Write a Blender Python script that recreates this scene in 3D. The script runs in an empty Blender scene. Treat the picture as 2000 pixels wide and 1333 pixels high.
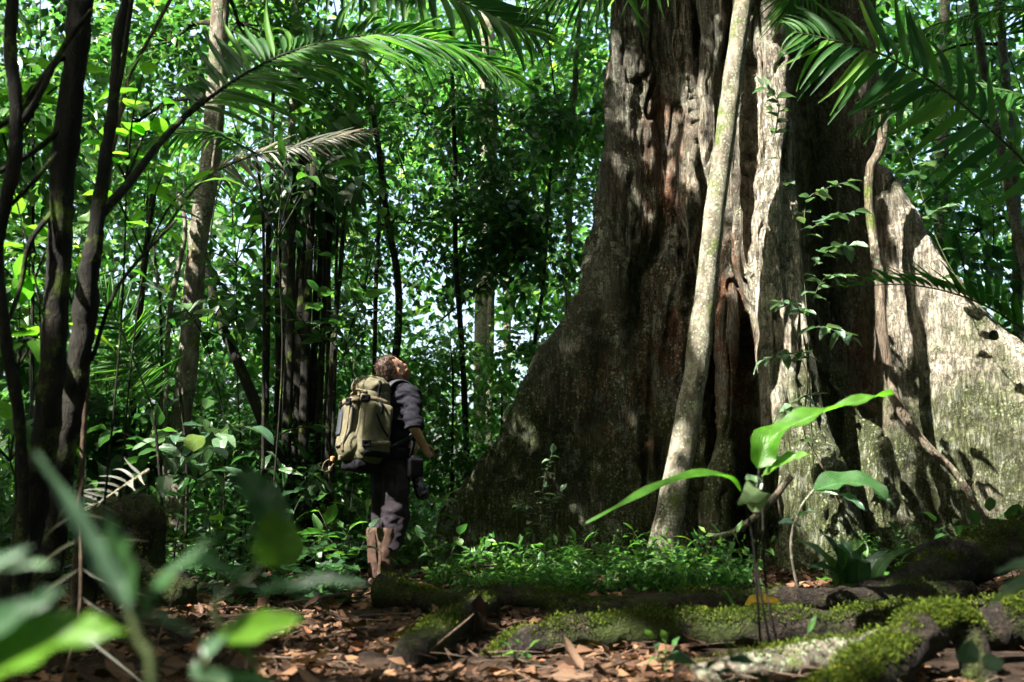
import bpy, math, random
import numpy as np
from mathutils import Vector, Matrix

R = math.radians
SC = bpy.context.scene
COL = SC.collection
rng = np.random.default_rng(7)
random.seed(7)

# ------------------------------------------------------------------ camera, sky, sun, exposure
FPX, PITCH, CAMZ = 1944.4, R(9.2), 0.60
cam_d = bpy.data.cameras.new('camera'); cam = bpy.data.objects.new('camera', cam_d); COL.objects.link(cam)
cam_d.lens = 35; cam_d.sensor_width = 36; cam_d.clip_start = 0.05; cam_d.clip_end = 2000
cam.location = (0, 0, CAMZ); cam.rotation_euler = (R(90) + PITCH, 0, 0)
cam_d.dof.use_dof = True; cam_d.dof.focus_distance = 8.2; cam_d.dof.aperture_fstop = 2.2
SC.camera = cam
SUN = Vector((-0.50, -0.40, 0.77)).normalized()          # towards the sun
world = bpy.data.worlds.new('World'); SC.world = world; world.use_nodes = True
wn = world.node_tree; wn.nodes.clear()
sky = wn.nodes.new('ShaderNodeTexSky'); sky.sky_type = 'NISHITA'; sky.sun_disc = False
sky.sun_elevation = math.asin(SUN.z); sky.sun_rotation = math.atan2(SUN.x, SUN.y)
sky.air_density = 1.0; sky.dust_density = 7.0; sky.ozone_density = 1.0
bg = wn.nodes.new('ShaderNodeBackground'); bg.inputs['Strength'].default_value = 0.14
wo = wn.nodes.new('ShaderNodeOutputWorld')
wn.links.new(sky.outputs[0], bg.inputs[0]); wn.links.new(bg.outputs[0], wo.inputs[0])
sun_d = bpy.data.lights.new('sun', 'SUN'); sun = bpy.data.objects.new('sun', sun_d); COL.objects.link(sun)
sun_d.energy = 5.0; sun_d.angle = R(0.5); sun_d.color = (1.0, 0.95, 0.86)
sun.rotation_euler = SUN.to_track_quat('Z', 'Y').to_euler()
SC.view_settings.view_transform = 'Standard'; SC.view_settings.look = 'None'
SC.view_settings.gamma = 1.0; SC.view_settings.use_curve_mapping = False
SC.view_settings.exposure = 2.42
cy = SC.cycles
cy.max_bounces = 5; cy.diffuse_bounces = 3; cy.glossy_bounces = 1; cy.transmission_bounces = 3
cy.transparent_max_bounces = 4; cy.caustics_reflective = False; cy.caustics_refractive = False
cy.sample_clamp_indirect = 4.0; cy.use_adaptive_sampling = True; cy.adaptive_threshold = 0.04
cy.use_denoising = True
try: cy.denoiser = 'OPENIMAGEDENOISE'
except Exception: pass

# ------------------------------------------------------------------ helpers: space
CP, SP = math.cos(PITCH), math.sin(PITCH)
def P(u, v, Y):
    """point seen at picture position (u, v) of 2000x1333, at world depth y = Y"""
    a = (u - 1000.0) / FPX; s = (666.5 - v) / FPX
    d = Y / (CP - s * SP)
    return Vector((a * d, Y, CAMZ + d * (SP + s * CP)))
def project(p):
    x, y, z = p[..., 0], p[..., 1], p[..., 2] - CAMZ
    dep = y * CP + z * SP; up = -y * SP + z * CP
    dd = np.where(dep > 1e-3, dep, 1e-3)
    return 1000 + FPX * x / dd, 666.5 - FPX * up / dd, dep
def _hash(ix, iy, iz, s):
    h = (ix * 374761393 + iy * 668265263 + iz * 2147483647 + s * 974711) & 0xffffffff
    h = ((h ^ (h >> 13)) * 1274126177) & 0xffffffff
    return ((h ^ (h >> 16)) & 0xffff) / 65535.0
def vnoise(p, s=0):
    p = np.asarray(p, float); i = np.floor(p).astype(np.int64); f = p - i; f = f * f * (3 - 2 * f)
    out = 0
    for dx in (0, 1):
        wx = f[..., 0] if dx else 1 - f[..., 0]
        for dy in (0, 1):
            wy = f[..., 1] if dy else 1 - f[..., 1]
            for dz in (0, 1):
                wz = f[..., 2] if dz else 1 - f[..., 2]
                out = out + wx * wy * wz * _hash(i[..., 0] + dx, i[..., 1] + dy, i[..., 2] + dz, s)
    return out
def fbm(p, o=3, s=0):
    p = np.asarray(p, float); a = 1.0; t = 0; n = 0
    for k in range(o):
        t = t + a * vnoise(p * 2 ** k, s + k); n += a; a *= 0.5
    return t / n
def sstep(a, b, x):
    t = np.clip((x - a) / (b - a), 0, 1); return t * t * (3 - 2 * t)

# ------------------------------------------------------------------ helpers: objects
def tag(o, label=None, cat=None, group=None, kind=None):
    if label: o['label'] = label
    if cat: o['category'] = cat
    if group: o['group'] = group
    if kind: o['kind'] = kind
    return o
def empty(name, loc=(0, 0, 0)):
    o = bpy.data.objects.new(name, None); COL.objects.link(o); o.location = loc; o.empty_display_size = 0.1
    return o
def mk_mesh(name, V, F, mat=None, uv=None, smooth=True, attrs=None):
    V = np.ascontiguousarray(V, np.float32); me = bpy.data.meshes.new(name)
    Fs = F if isinstance(F, list) else [F]
    Fs = [np.ascontiguousarray(f, np.int32) for f in Fs if len(f)]
    me.vertices.add(len(V)); me.vertices.foreach_set('co', V.ravel())
    nl = sum(f.size for f in Fs); npoly = sum(len(f) for f in Fs)
    me.loops.add(nl); me.loops.foreach_set('vertex_index', np.concatenate([f.ravel() for f in Fs]))
    st = []; o = 0
    for f in Fs:
        st.append(np.arange(len(f), dtype=np.int32) * f.shape[1] + o); o += f.size
    me.polygons.add(npoly); me.polygons.foreach_set('loop_start', np.concatenate(st))
    if smooth: me.polygons.foreach_set('use_smooth', np.ones(npoly, bool))
    if uv is not None:
        l = me.uv_layers.new(name='UVMap'); lv = np.concatenate([f.ravel() for f in Fs])
        l.data.foreach_set('uv', np.ascontiguousarray(uv[lv], np.float32).ravel())
    if attrs:
        for k, a in attrs.items():
            at = me.attributes.new(k, 'FLOAT', 'POINT'); at.data.foreach_set('value', np.ascontiguousarray(a, np.float32))
    me.update(calc_edges=True)
    if mat: me.materials.append(mat)
    return me
def obj(name, me, parent=None, loc=None):
    o = bpy.data.objects.new(name, me); COL.objects.link(o)
    if parent is not None: o.parent = parent
    if loc is not None: o.location = loc
    return o
def world_obj(name, V, F, mat, parent=None, base=None, **k):
    """mesh given in world space, its origin moved to base (or its parent's place)"""
    V = np.asarray(V, float); b = np.array(base if base is not None else (0, 0, 0), float)
    me = mk_mesh(name, V - b, F, mat, **k)
    o = obj(name, me, parent)
    if parent is None: o.location = b
    else:
        pl = Vector((0, 0, 0)); q = parent
        while q is not None: pl = pl + q.location; q = q.parent
        o.location = Vector(b) - pl
    return o
def root_of(o):
    pl = Vector((0, 0, 0)); q = o
    while q is not None: pl = pl + q.location; q = q.parent
    return pl

# ------------------------------------------------------------------ helpers: shapes
def spline(pts, n):
    p = np.array([tuple(q) for q in pts], float)
    if len(p) == 2:
        t = np.linspace(0, 1, n)[:, None]; return p[0] * (1 - t) + p[1] * t
    q = np.vstack([2 * p[0] - p[1], p, 2 * p[-1] - p[-2]]); m = len(p) - 1
    u = np.linspace(0, m, n); i = np.minimum(u.astype(int), m - 1); t = (u - i)[:, None]
    a, b, c, d = q[i], q[i + 1], q[i + 2], q[i + 3]
    return 0.5 * (2 * b + (c - a) * t + (2 * a - 5 * b + 4 * c - d) * t ** 2 + (3 * b - a - 3 * c + d) * t ** 3)
def frames(p):
    T = np.gradient(p, axis=0); T /= np.linalg.norm(T, axis=1)[:, None] + 1e-9
    ref = np.array([0, 0, 1.0]) if abs(T[0, 2]) < 0.8 else np.array([1.0, 0, 0])
    N = np.zeros_like(T); n = ref - T[0] * T[0].dot(ref); n /= np.linalg.norm(n)
    for i in range(len(p)):
        n = n - T[i] * T[i].dot(n); n /= np.linalg.norm(n) + 1e-9; N[i] = n
    return T, N, np.cross(T, N)
def tube(pts, rad, n=24, seg=8, rough=0.0, freq=6.0, seed=0, cap=True, flat=1.0):
    p = spline(pts, n); T, N, B = frames(p)
    r = np.interp(np.linspace(0, 1, n), np.linspace(0, 1, len(rad)), rad) if hasattr(rad, '__len__') else np.full(n, rad)
    a = np.linspace(0, 2 * np.pi, seg, endpoint=False)
    dirs = np.cos(a)[None, :, None] * N[:, None] * flat + np.sin(a)[None, :, None] * B[:, None]
    V = p[:, None] + dirs * r[:, None, None]
    if rough:
        nz = fbm(V * freq, 3, seed) - 0.5
        V = V + dirs * (nz * rough * 2 * r[:, None])[..., None]
    V = V.reshape(-1, 3)
    i = np.arange(n - 1)[:, None] * seg; j = np.arange(seg)[None]; j2 = (j + 1) % seg
    F = [np.stack([i + j, i + j2, i + seg + j2, i + seg + j], -1).reshape(-1, 4)]
    if cap:
        V = np.vstack([V, p[0], p[-1]]); k = n * seg
        jj = np.arange(seg); F.append(np.vstack([np.stack([(jj + 1) % seg, jj, np.full(seg, k)], -1),
                                                 np.stack([(n - 1) * seg + jj, (n - 1) * seg + (jj + 1) % seg, np.full(seg, k + 1)], -1)]))
    return V, F
def merge(parts):
    """join several (V, [faces]) into one"""
    Vs, D, o = [], {}, 0
    for V, F in parts:
        Vs.append(V)
        for f in (F if isinstance(F, list) else [F]):
            D.setdefault(f.shape[1], []).append(f + o)
        o += len(V)
    return np.vstack(Vs), [np.vstack(x) for x in D.values()]
def tube_obj(name, pts, rad, mat, parent=None, base=None, **k):
    V, F = tube(pts, rad, **k)
    return world_obj(name, V, F, mat, parent, base if base is not None else tuple(pts[0]))
def ribbon(pts, nrm, w, th, n=16):
    p = spline(pts, n); T = np.gradient(p, axis=0); T /= np.linalg.norm(T, axis=1)[:, None] + 1e-9
    N = np.array(nrm, float) if np.ndim(nrm) == 2 else np.tile(np.array(nrm, float), (n, 1))
    if len(N) != n:
        N = np.stack([np.interp(np.linspace(0, 1, n), np.linspace(0, 1, len(N)), N[:, q]) for q in range(3)], 1)
    S = np.cross(T, N); S /= np.linalg.norm(S, axis=1)[:, None] + 1e-9; N = np.cross(S, T)
    V = np.stack([p + S * w / 2 + N * th, p - S * w / 2 + N * th, p - S * w / 2 - N * th * .3, p + S * w / 2 - N * th * .3], 1).reshape(-1, 3)
    i = np.arange(n - 1)[:, None] * 4; j = np.arange(4)[None]; j2 = (j + 1) % 4
    F = np.stack([i + j, i + 4 + j, i + 4 + j2, i + j2], -1).reshape(-1, 4)
    F = np.vstack([F, [[0, 1, 2, 3]], [[4 * n - 1, 4 * n - 2, 4 * n - 3, 4 * n - 4]]])
    return V, [F]
# --- signed distance shapes and their surface
def smin(a, b, k):
    h = np.clip(0.5 + 0.5 * (b - a) / k, 0, 1); return b * (1 - h) + a * h - k * h * (1 - h)
def s_cap(p, a, b, ra, rb):
    a = np.array(a, float); d = np.array(b, float) - a
    t = np.clip(((p - a) @ d) / (d @ d), 0, 1)
    return np.linalg.norm(p - a - t[..., None] * d, axis=-1) - (ra + (rb - ra) * t)
def s_ell(p, c, r):
    q = p - np.array(c, float); r = np.array(r, float)
    k0 = np.linalg.norm(q / r, axis=-1); k1 = np.linalg.norm(q / (r * r), axis=-1) + 1e-9
    return k0 * (k0 - 1) / k1
def s_box(p, c, b, r):
    q = np.abs(p - np.array(c, float)) - (np.array(b, float) - r)
    return np.linalg.norm(np.maximum(q, 0), axis=-1) + np.minimum(q.max(-1), 0) - r
def surface(fn, lo, hi, h, rough=None):
    lo, hi = np.array(lo, float), np.array(hi, float); n = np.ceil((hi - lo) / h).astype(int) + 1
    g = np.stack(np.meshgrid(*[lo[k] + h * np.arange(n[k]) for k in range(3)], indexing='ij'), -1)
    S = fn(g)
    if rough is not None:
        m = np.abs(S) < 0.05; S[m] = S[m] + rough(g[m])
    ins = S < 0; c = np.zeros(tuple(n - 1), int)
    for d in np.ndindex(2, 2, 2):
        c += ins[d[0]:n[0] - 1 + d[0], d[1]:n[1] - 1 + d[1], d[2]:n[2] - 1 + d[2]]
    act = (c > 0) & (c < 8); ijk = np.argwhere(act); idx = np.full(act.shape, -1); idx[act] = np.arange(len(ijk))
    acc = np.zeros((len(ijk), 3)); cnt = np.zeros(len(ijk)); cs = list(np.ndindex(2, 2, 2))
    for a in cs:
        for ax in range(3):
            if a[ax]: continue
            b = list(a); b[ax] = 1
            va = S[tuple((ijk + a).T)]; vb = S[tuple((ijk + b).T)]; m = (va < 0) != (vb < 0)
            t = va[m] / (va[m] - vb[m]); acc[m] += np.array(a) + t[:, None] * (np.array(b) - np.array(a)); cnt[m] += 1
    V = lo + h * (ijk + acc / cnt[:, None]); Q = []
    for ax in range(3):
        a1, a2 = [(1, 2), (2, 0), (0, 1)][ax]
        s0 = [slice(None)] * 3; s1 = [slice(None)] * 3; s0[ax] = slice(0, -1); s1[ax] = slice(1, None)
        e = np.argwhere(ins[tuple(s0)] != ins[tuple(s1)])
        e = e[(e[:, a1] > 0) & (e[:, a2] > 0) & (e[:, a1] < n[a1] - 1) & (e[:, a2] < n[a2] - 1)]
        if not len(e): continue
        u1 = np.eye(3, dtype=int)[a1]; u2 = np.eye(3, dtype=int)[a2]
        q = np.stack([idx[tuple((e - u1 - u2).T)], idx[tuple((e - u2).T)], idx[tuple(e.T)], idx[tuple((e - u1).T)]], -1)
        fl = ~ins[tuple(e.T)]; q[fl] = q[fl][:, ::-1]; Q.append(q)
    return V, [np.vstack(Q)]

# ------------------------------------------------------------------ helpers: materials
class NT:
    def __init__(s, name):
        s.m = bpy.data.materials.new(name); s.m.use_nodes = True; s.t = s.m.node_tree; s.t.nodes.clear()
        s.out = s.t.nodes.new('ShaderNodeOutputMaterial')
    def n(s, typ, props=None, **ins):
        nd = s.t.nodes.new('ShaderNode' + typ)
        for k, v in (props or {}).items(): setattr(nd, k, v)
        for k, v in ins.items(): s.set(nd.inputs[int(k[1:]) if k[0] == 'i' and k[1:].isdigit() else k.replace('_', ' ')], v)
        return nd
    def set(s, sock, v):
        if isinstance(v, bpy.types.NodeSocket): s.t.links.new(v, sock)
        elif isinstance(v, bpy.types.Node): s.t.links.new(v.outputs[0], sock)
        elif isinstance(v, (tuple, list)) and len(v) == 3 and sock.type == 'RGBA': sock.default_value = (*v, 1)
        else: sock.default_value = v
    def ramp(s, fac, *stops, interp='LINEAR'):
        nd = s.t.nodes.new('ShaderNodeValToRGB'); e = nd.color_ramp.elements; nd.color_ramp.interpolation = interp
        while len(e) < len(stops): e.new(0.5)
        for k, (p, c) in enumerate(stops):
            e[k].position = p; e[k].color = (*c, 1) if hasattr(c, '__len__') else (c, c, c, 1)
        s.set(nd.inputs[0], fac); return nd.outputs[0]
    def math(s, op, a, b=0.0):
        nd = s.t.nodes.new('ShaderNodeMath'); nd.operation = op; s.set(nd.inputs[0], a); s.set(nd.inputs[1], b); return nd.outputs[0]
    def mix(s, f, a, b, typ='MIX'):
        nd = s.t.nodes.new('ShaderNodeMix'); nd.data_type = 'RGBA'; nd.blend_type = typ
        s.set(nd.inputs[0], f); s.set(nd.inputs[6], a); s.set(nd.inputs[7], b); return nd.outputs[2]
    def coord(s, sc=(1, 1, 1), kind='Object'):
        tc = s.t.nodes.new('ShaderNodeTexCoord'); mp = s.t.nodes.new('ShaderNodeMapping')
        mp.inputs['Scale'].default_value = sc; s.t.links.new(tc.outputs[kind], mp.inputs[0]); return mp.outputs[0]
    def noise(s, co, sc=5, det=4, ro=0.55):
        return s.n('TexNoise', Vector=co, Scale=sc, Detail=det, Roughness=ro).outputs[0]
    def voro(s, co, sc=5, feat='F1', out='Distance', rnd=1.0):
        nd = s.n('TexVoronoi', {'feature': feat}, Vector=co, Scale=sc, Randomness=rnd); return nd.outputs[out]
    def bump(s, h, st=0.5, dist=0.02):
        return s.n('Bump', Height=h, Strength=st, Distance=dist).outputs[0]
    def done(s, sh):
        s.t.links.new(sh.outputs[0] if isinstance(sh, bpy.types.Node) else sh, s.out.inputs[0]); return s.m

def leaf_mat(name, dark, mid, light, trans=1.9, tmix=0.4, rough=0.42, veins=False, spec=0.5):
    m = NT(name)
    geo = m.n('NewGeometry'); oi = m.n('ObjectInfo')
    f = m.math('FRACT', m.math('ADD', geo.outputs['Random Per Island'], oi.outputs['Random']))
    col = m.ramp(f, (0.0, dark), (0.55, mid), (0.93, light), (1.0, (light[0] * 1.45, light[1] * 1.12, light[2])))
    bmp = None
    if veins:
        uv = m.t.nodes.new('ShaderNodeUVMap'); sx = m.n('SeparateXYZ', Vector=uv.outputs[0])
        au = m.math('ABSOLUTE', m.math('SUBTRACT', sx.outputs[0], 0.5))
        ph = m.math('SUBTRACT', m.math('MULTIPLY', sx.outputs[1], 60.0), m.math('MULTIPLY', au, 34.0))
        si = m.math('SINE', ph); vn = m.math('POWER', m.math('ABSOLUTE', si), 0.6)
        rib = m.ramp(au, (0.0, 1.0), (0.03, 0.0))
        col = m.mix(m.math('MULTIPLY', rib, 0.55), col, (light[0] * 1.6, light[1] * 1.5, light[2] * 2 + .02))
        nz = m.noise(m.coord((1, 1, 1)), 22, 2)
        col = m.mix(0.6, col, m.ramp(nz, (0.3, 0.55), (0.7, 1.25)), 'MULTIPLY')
        col = m.mix(m.math('MULTIPLY', m.ramp(m.noise(m.coord((1, 1, 1)), 9, 5, .7), (.665, 0.0), (.70, 1.0)), .8), col, (.11, .07, .025))
        bmp = m.bump(m.math('ADD', vn, m.math('MULTIPLY', rib, -1.0)), 0.35, 0.01)
    p = m.n('BsdfPrincipled', Base_Color=col, Roughness=rough); p.inputs['Specular IOR Level'].default_value = spec
    tcol = m.mix(1.0, col, (trans * 1.1, trans * 1.25, trans * 0.7), 'MULTIPLY')
    t = m.n('BsdfTranslucent', Color=tcol)
    if bmp is not None: m.set(p.inputs['Normal'], bmp)
    mx = m.n('MixShader', i0=tmix); m.t.links.new(p.outputs[0], mx.inputs[1]); m.t.links.new(t.outputs[0], mx.inputs[2])
    return m.done(mx)
def bark_mat(name, dark, mid, pale, lichen=(0.3, 0.34, 0.25), lich=0.55, moss=(0.05, 0.085, 0.012), mossy=0.5, rust=None, zs=0.22, sc=9.0, rough=0.9, bumpd=0.03):
    m = NT(name); co = m.coord((1, 1, zs)); c1 = m.coord((1, 1, 1))
    n1 = m.noise(co, sc, 6, 0.65); cr = m.math('ABSOLUTE', m.math('SUBTRACT', m.noise(co, sc * 2.2, 5, .6), 0.5))
    col = m.ramp(n1, (0.3, dark), (0.52, mid), (0.75, pale))
    if rust is not None:
        col = m.mix(m.ramp(m.noise(m.coord((1, 1, .4)), 2.2, 4), (0.56, 0.0), (0.68, 0.8)), col, rust)
    ls = m.voro(c1, sc * 2.4); lm = m.noise(c1, sc * 0.35, 4)
    lmask = m.math('MULTIPLY', m.ramp(ls, (0.30, 1.0), (0.42, 0.0)), m.ramp(lm, (0.60 - lich * .25, 0.0), (0.70 - lich * .25, 1.0)))
    col = m.mix(lmask, col, m.mix(m.noise(c1, sc * 3, 2), lichen, (lichen[0] * .6, lichen[1] * .7, lichen[2] * .5)))
    mm = m.ramp(m.math('ADD', m.noise(c1, sc * 0.28, 5), m.math('MULTIPLY', m.noise(c1, sc * 4, 3), 0.25)), (0.82 - mossy * .3, 0.0), (0.92 - mossy * .3, 1.0))
    col = m.mix(m.math('MULTIPLY', mm, 0.85), col, m.mix(m.noise(c1, sc * 6, 2), moss, (moss[0] * 2.2, moss[1] * 1.9, moss[2] * 1.5)))
    h = m.math('ADD', m.math('MULTIPLY', n1, 1.0), m.math('MULTIPLY', m.ramp(cr, (0.0, 0.0), (0.08, 1.0)), 0.4))
    h = m.math('ADD', h, m.math('MULTIPLY', m.noise(c1, sc * 7, 3), 0.35))
    p = m.n('BsdfPrincipled', Base_Color=col, Roughness=rough, Normal=m.bump(h, 0.9, bumpd)); p.inputs['Specular IOR Level'].default_value = 0.25
    return m.done(p)
def plain_mat(name, a, b, sc=12.0, rough=0.8, bumpst=0.4, bumpd=0.01, spec=0.3, cs=(1, 1, 1), det=4, weave=0):
    m = NT(name); co = m.coord(cs); n1 = m.noise(co, sc, det, 0.6)
    h = n1
    if weave: h = m.math('ADD', n1, m.math('MULTIPLY', m.noise(co, weave, 1), 0.4))
    p = m.n('BsdfPrincipled', Base_Color=m.ramp(n1, (0.3, a), (0.7, b)), Roughness=rough, Normal=m.bump(h, bumpst, bumpd))
    p.inputs['Specular IOR Level'].default_value = spec
    return m.done(p)

G_DARK = leaf_mat('leaf_dark', (0.013, 0.042, 0.017), (0.025, 0.076, 0.024), (0.045, 0.115, 0.028), veins=False, rough=0.4)
G_MID = leaf_mat('leaf_mid', (0.02, 0.07, 0.02), (0.04, 0.12, 0.028), (0.08, 0.175, 0.034), rough=0.4)
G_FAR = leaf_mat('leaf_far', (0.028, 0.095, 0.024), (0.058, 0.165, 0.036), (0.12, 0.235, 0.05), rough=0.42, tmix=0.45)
L_DARK = leaf_mat('broad_leaf_dark', (0.018, 0.055, 0.02), (0.03, 0.09, 0.026), (0.05, 0.13, 0.03), veins=True, rough=0.38, tmix=0.3)
L_MID = leaf_mat('broad_leaf_mid', (0.03, 0.09, 0.018), (0.05, 0.14, 0.022), (0.085, 0.19, 0.026), veins=True, rough=0.4)
L_BRIGHT = leaf_mat('broad_leaf_bright', (0.05, 0.16, 0.015), (0.075, 0.21, 0.016), (0.12, 0.26, 0.02), veins=True, rough=0.36, tmix=0.5, trans=2.2)
L_WAXY = leaf_mat('broad_leaf_waxy', (0.05, 0.11, 0.06), (0.08, 0.15, 0.08), (0.11, 0.19, 0.09), veins=True, rough=0.28, tmix=0.2, spec=0.8)
PALM = leaf_mat('palm_leaf', (0.014, 0.06, 0.014), (0.028, 0.10, 0.018), (0.065, 0.17, 0.02), veins=False, rough=0.55, tmix=0.45, trans=2.4, spec=.3)
PALM_DRY = leaf_mat('palm_leaf_dry', (0.075, 0.08, 0.065), (0.12, 0.125, 0.10), (0.18, 0.175, 0.14), rough=0.6, trans=1.0, tmix=0.25)
LITTER = leaf_mat('dry_leaf', (0.03, 0.016, 0.011), (0.085, 0.047, 0.029), (0.20, 0.125, 0.075), veins=True, rough=0.7, trans=0.8, tmix=0.15, spec=0.25)
LITTER_LO = leaf_mat('dry_leaf_bits', (0.022, 0.012, 0.008), (0.075, 0.038, 0.022), (0.20, 0.11, 0.06), rough=0.75, trans=0.8, tmix=0.1, spec=0.2)
GRASS = leaf_mat('herb_blade', (0.022, 0.08, 0.02), (0.045, 0.13, 0.026), (0.095, 0.20, 0.034), rough=0.45)
MOSS = leaf_mat('moss_tuft', (0.02, 0.035, 0.005), (0.045, 0.07, 0.008), (0.10, 0.13, 0.014), rough=0.8, trans=1.3, tmix=0.3, spec=0.1)
B_GIANT = bark_mat('giant_bark', (0.04, 0.03, 0.022), (0.13, 0.10, 0.072), (0.30, 0.25, 0.19), mossy=0.55, lich=0.75, sc=7.0, zs=0.16, bumpd=0.05)
B_PALE = bark_mat('pale_bark', (0.06, 0.05, 0.035), (0.19, 0.17, 0.125), (0.42, 0.38, 0.30), lich=1.0, lichen=(0.34, 0.37, 0.30), mossy=0.5, sc=13, zs=0.55, bumpd=0.02)
B_DARK = bark_mat('dark_bark', (0.005, 0.005, 0.004), (0.013, 0.012, 0.009), (0.034, 0.027, 0.018), lich=-1.2, mossy=0.45, sc=22, zs=0.3, bumpd=0.01)
B_RUST = bark_mat('rust_bark', (0.05, 0.042, 0.034), (0.155, 0.135, 0.105), (0.33, 0.30, 0.24), rust=(0.22, 0.10, 0.045), lich=0.8, mossy=0.35, sc=16, zs=0.4, bumpd=0.012)
B_STEM = plain_mat('green_stem', (0.02, 0.035, 0.012), (0.06, 0.075, 0.025), 30, 0.6)
B_TWIG = plain_mat('twig_brown', (0.035, 0.022, 0.015), (0.11, 0.075, 0.05), 30, 0.85)
B_LOG = bark_mat('mossy_log', (0.008, 0.006, 0.005), (0.026, 0.019, 0.014), (0.075, 0.055, 0.04), lich=-.2, mossy=0.75, moss=(0.022, 0.036, 0.006), sc=12, zs=1.0, bumpd=0.06)
SOIL = plain_mat('forest_soil', (0.010, 0.007, 0.005), (0.045, 0.028, 0.018), 9, 0.95, 0.9, 0.05, 0.15, det=8)

# ------------------------------------------------------------------ leaves
def leaf_shape(wid=0.22, curl=0.25, fold=0.25, wave=0.03, seed=0, nx=4, ny=6, base=0.75):
    t = np.linspace(0, 1, ny + 1); x = np.linspace(-1, 1, nx + 1); r = np.random.default_rng(seed)
    w = wid * np.sin(np.pi * np.clip(t, 0, 1) ** base) ** 0.85; w[0] = wid * 0.05; w[-1] = 0.004
    tt, xx = np.meshgrid(t, x, indexing='ij'); W = w[:, None]
    ph = r.uniform(0, 6)
    y = tt * 1.0 - curl * 0.25 * tt ** 3
    z = -curl * tt ** 2 + fold * np.abs(xx) * W + wave * np.sin(tt * 11 + ph + xx * 1.3) * np.abs(xx)
    X = xx * W + 0.04 * np.sin(tt * 3 + ph) * tt
    V = np.stack([X, y, z], -1).reshape(-1, 3); uv = np.stack([xx * .5 + .5, tt], -1).reshape(-1, 2)
    i = np.arange(ny)[:, None] * (nx + 1); j = np.arange(nx)[None]
    F = np.stack([i + j, i + j + 1, i + nx + 2 + j, i + nx + 1 + j], -1).reshape(-1, 4)
    return V, F, uv
SHAPES = {
    'oval': [dict(wid=0.24, curl=c, fold=f, wave=.025, seed=k) for k, (c, f) in enumerate([(0.1, .3), (0.3, .2), (0.45, .3), (0.2, .5)])],
    'lance': [dict(wid=0.13, curl=c, fold=f, wave=.03, seed=k) for k, (c, f) in enumerate([(0.1, .4), (0.35, .3), (0.6, .3), (0.25, .6)])],
    'round': [dict(wid=0.36, curl=c, fold=f, wave=.03, seed=k, base=.65) for k, (c, f) in enumerate([(0.1, .2), (0.25, .2), (0.35, .3)])],
    'blade': [dict(wid=0.035, curl=c, fold=1.0, wave=.0, seed=k, nx=2, ny=7, base=.55) for k, c in enumerate([0.05, 0.18, 0.32, 0.5])],
    'wide_blade': [dict(wid=0.05, curl=c, fold=0.8, wave=.0, seed=k, nx=2, ny=7, base=.6) for k, c in enumerate([0.05, 0.15, 0.28])],
    'dry': [dict(wid=w, curl=c, fold=f, wave=v, seed=k) for k, (w, c, f, v) in enumerate([(.26, -.2, .5, .08), (.22, -.35, .8, .05), (.3, .2, -.3, .1), (.2, -.1, 1.2, .06), (.28, .35, .2, .09), (.18, -.5, .6, .04)])],
}
_cache = {}
def leaf_meshes(kind, mat, name='leaf'):
    k = (kind, mat.name, name)
    if k not in _cache:
        L = []
        for sp in SHAPES[kind]:
            V, F, uv = leaf_shape(**sp); L.append(mk_mesh(name, V, F, mat, uv=uv))
        _cache[k] = L
    return _cache[k]
def basis(pos, d, up, s, wf=1.0):
    d = Vector(d).normalized(); up = Vector(up); x = d.cross(up)
    if x.length < 1e-4: x = d.cross(Vector((1, 0.1, 0)))
    x.normalize(); n = x.cross(d)
    return Matrix(((x.x * s * wf, d.x * s, n.x * s, pos[0]), (x.y * s * wf, d.y * s, n.y * s, pos[1]), (x.z * s * wf, d.z * s, n.z * s, pos[2]), (0, 0, 0, 1)))
def put_leaf(name, me, parent, pos, d, up, s, wf=1.0):
    o = bpy.data.objects.new(name, me); COL.objects.link(o)
    if parent is not None:
        o.parent = parent; pos = Vector(pos) - root_of(parent)
    o.matrix_basis = basis(pos, d, up, s, wf)
    return o
# cheap leaves by the thousand, joined into one mesh
LO_V = np.array([[0, 0, 0], [-.24, .42, .07], [.24, .42, .07], [0, .45, 0], [0, 1, -.16]], float)
LO_F = np.array([[0, 3, 1], [0, 2, 3], [1, 3, 4], [3, 2, 4]])
def leaf_cloud_arrays(pos, d, up, s, wf=1.0):
    wf = (wf * (0.62 + 0.8 * vnoise(pos * 1.1, 23)))[:, None, None] if len(pos) > 1500 else wf
    d = d / (np.linalg.norm(d, axis=1)[:, None] + 1e-9); x = np.cross(d, up); x /= np.linalg.norm(x, axis=1)[:, None] + 1e-9
    n = np.cross(x, d); T = LO_V
    V = pos[:, None] + s[:, None, None] * (T[None, :, 0:1] * x[:, None] * wf + T[None, :, 1:2] * d[:, None] + T[None, :, 2:3] * n[:, None])
    k = len(T); F = (LO_F[None] + (np.arange(len(pos)) * k)[:, None, None]).reshape(-1, 3)
    return V.reshape(-1, 3), [F]
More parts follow.
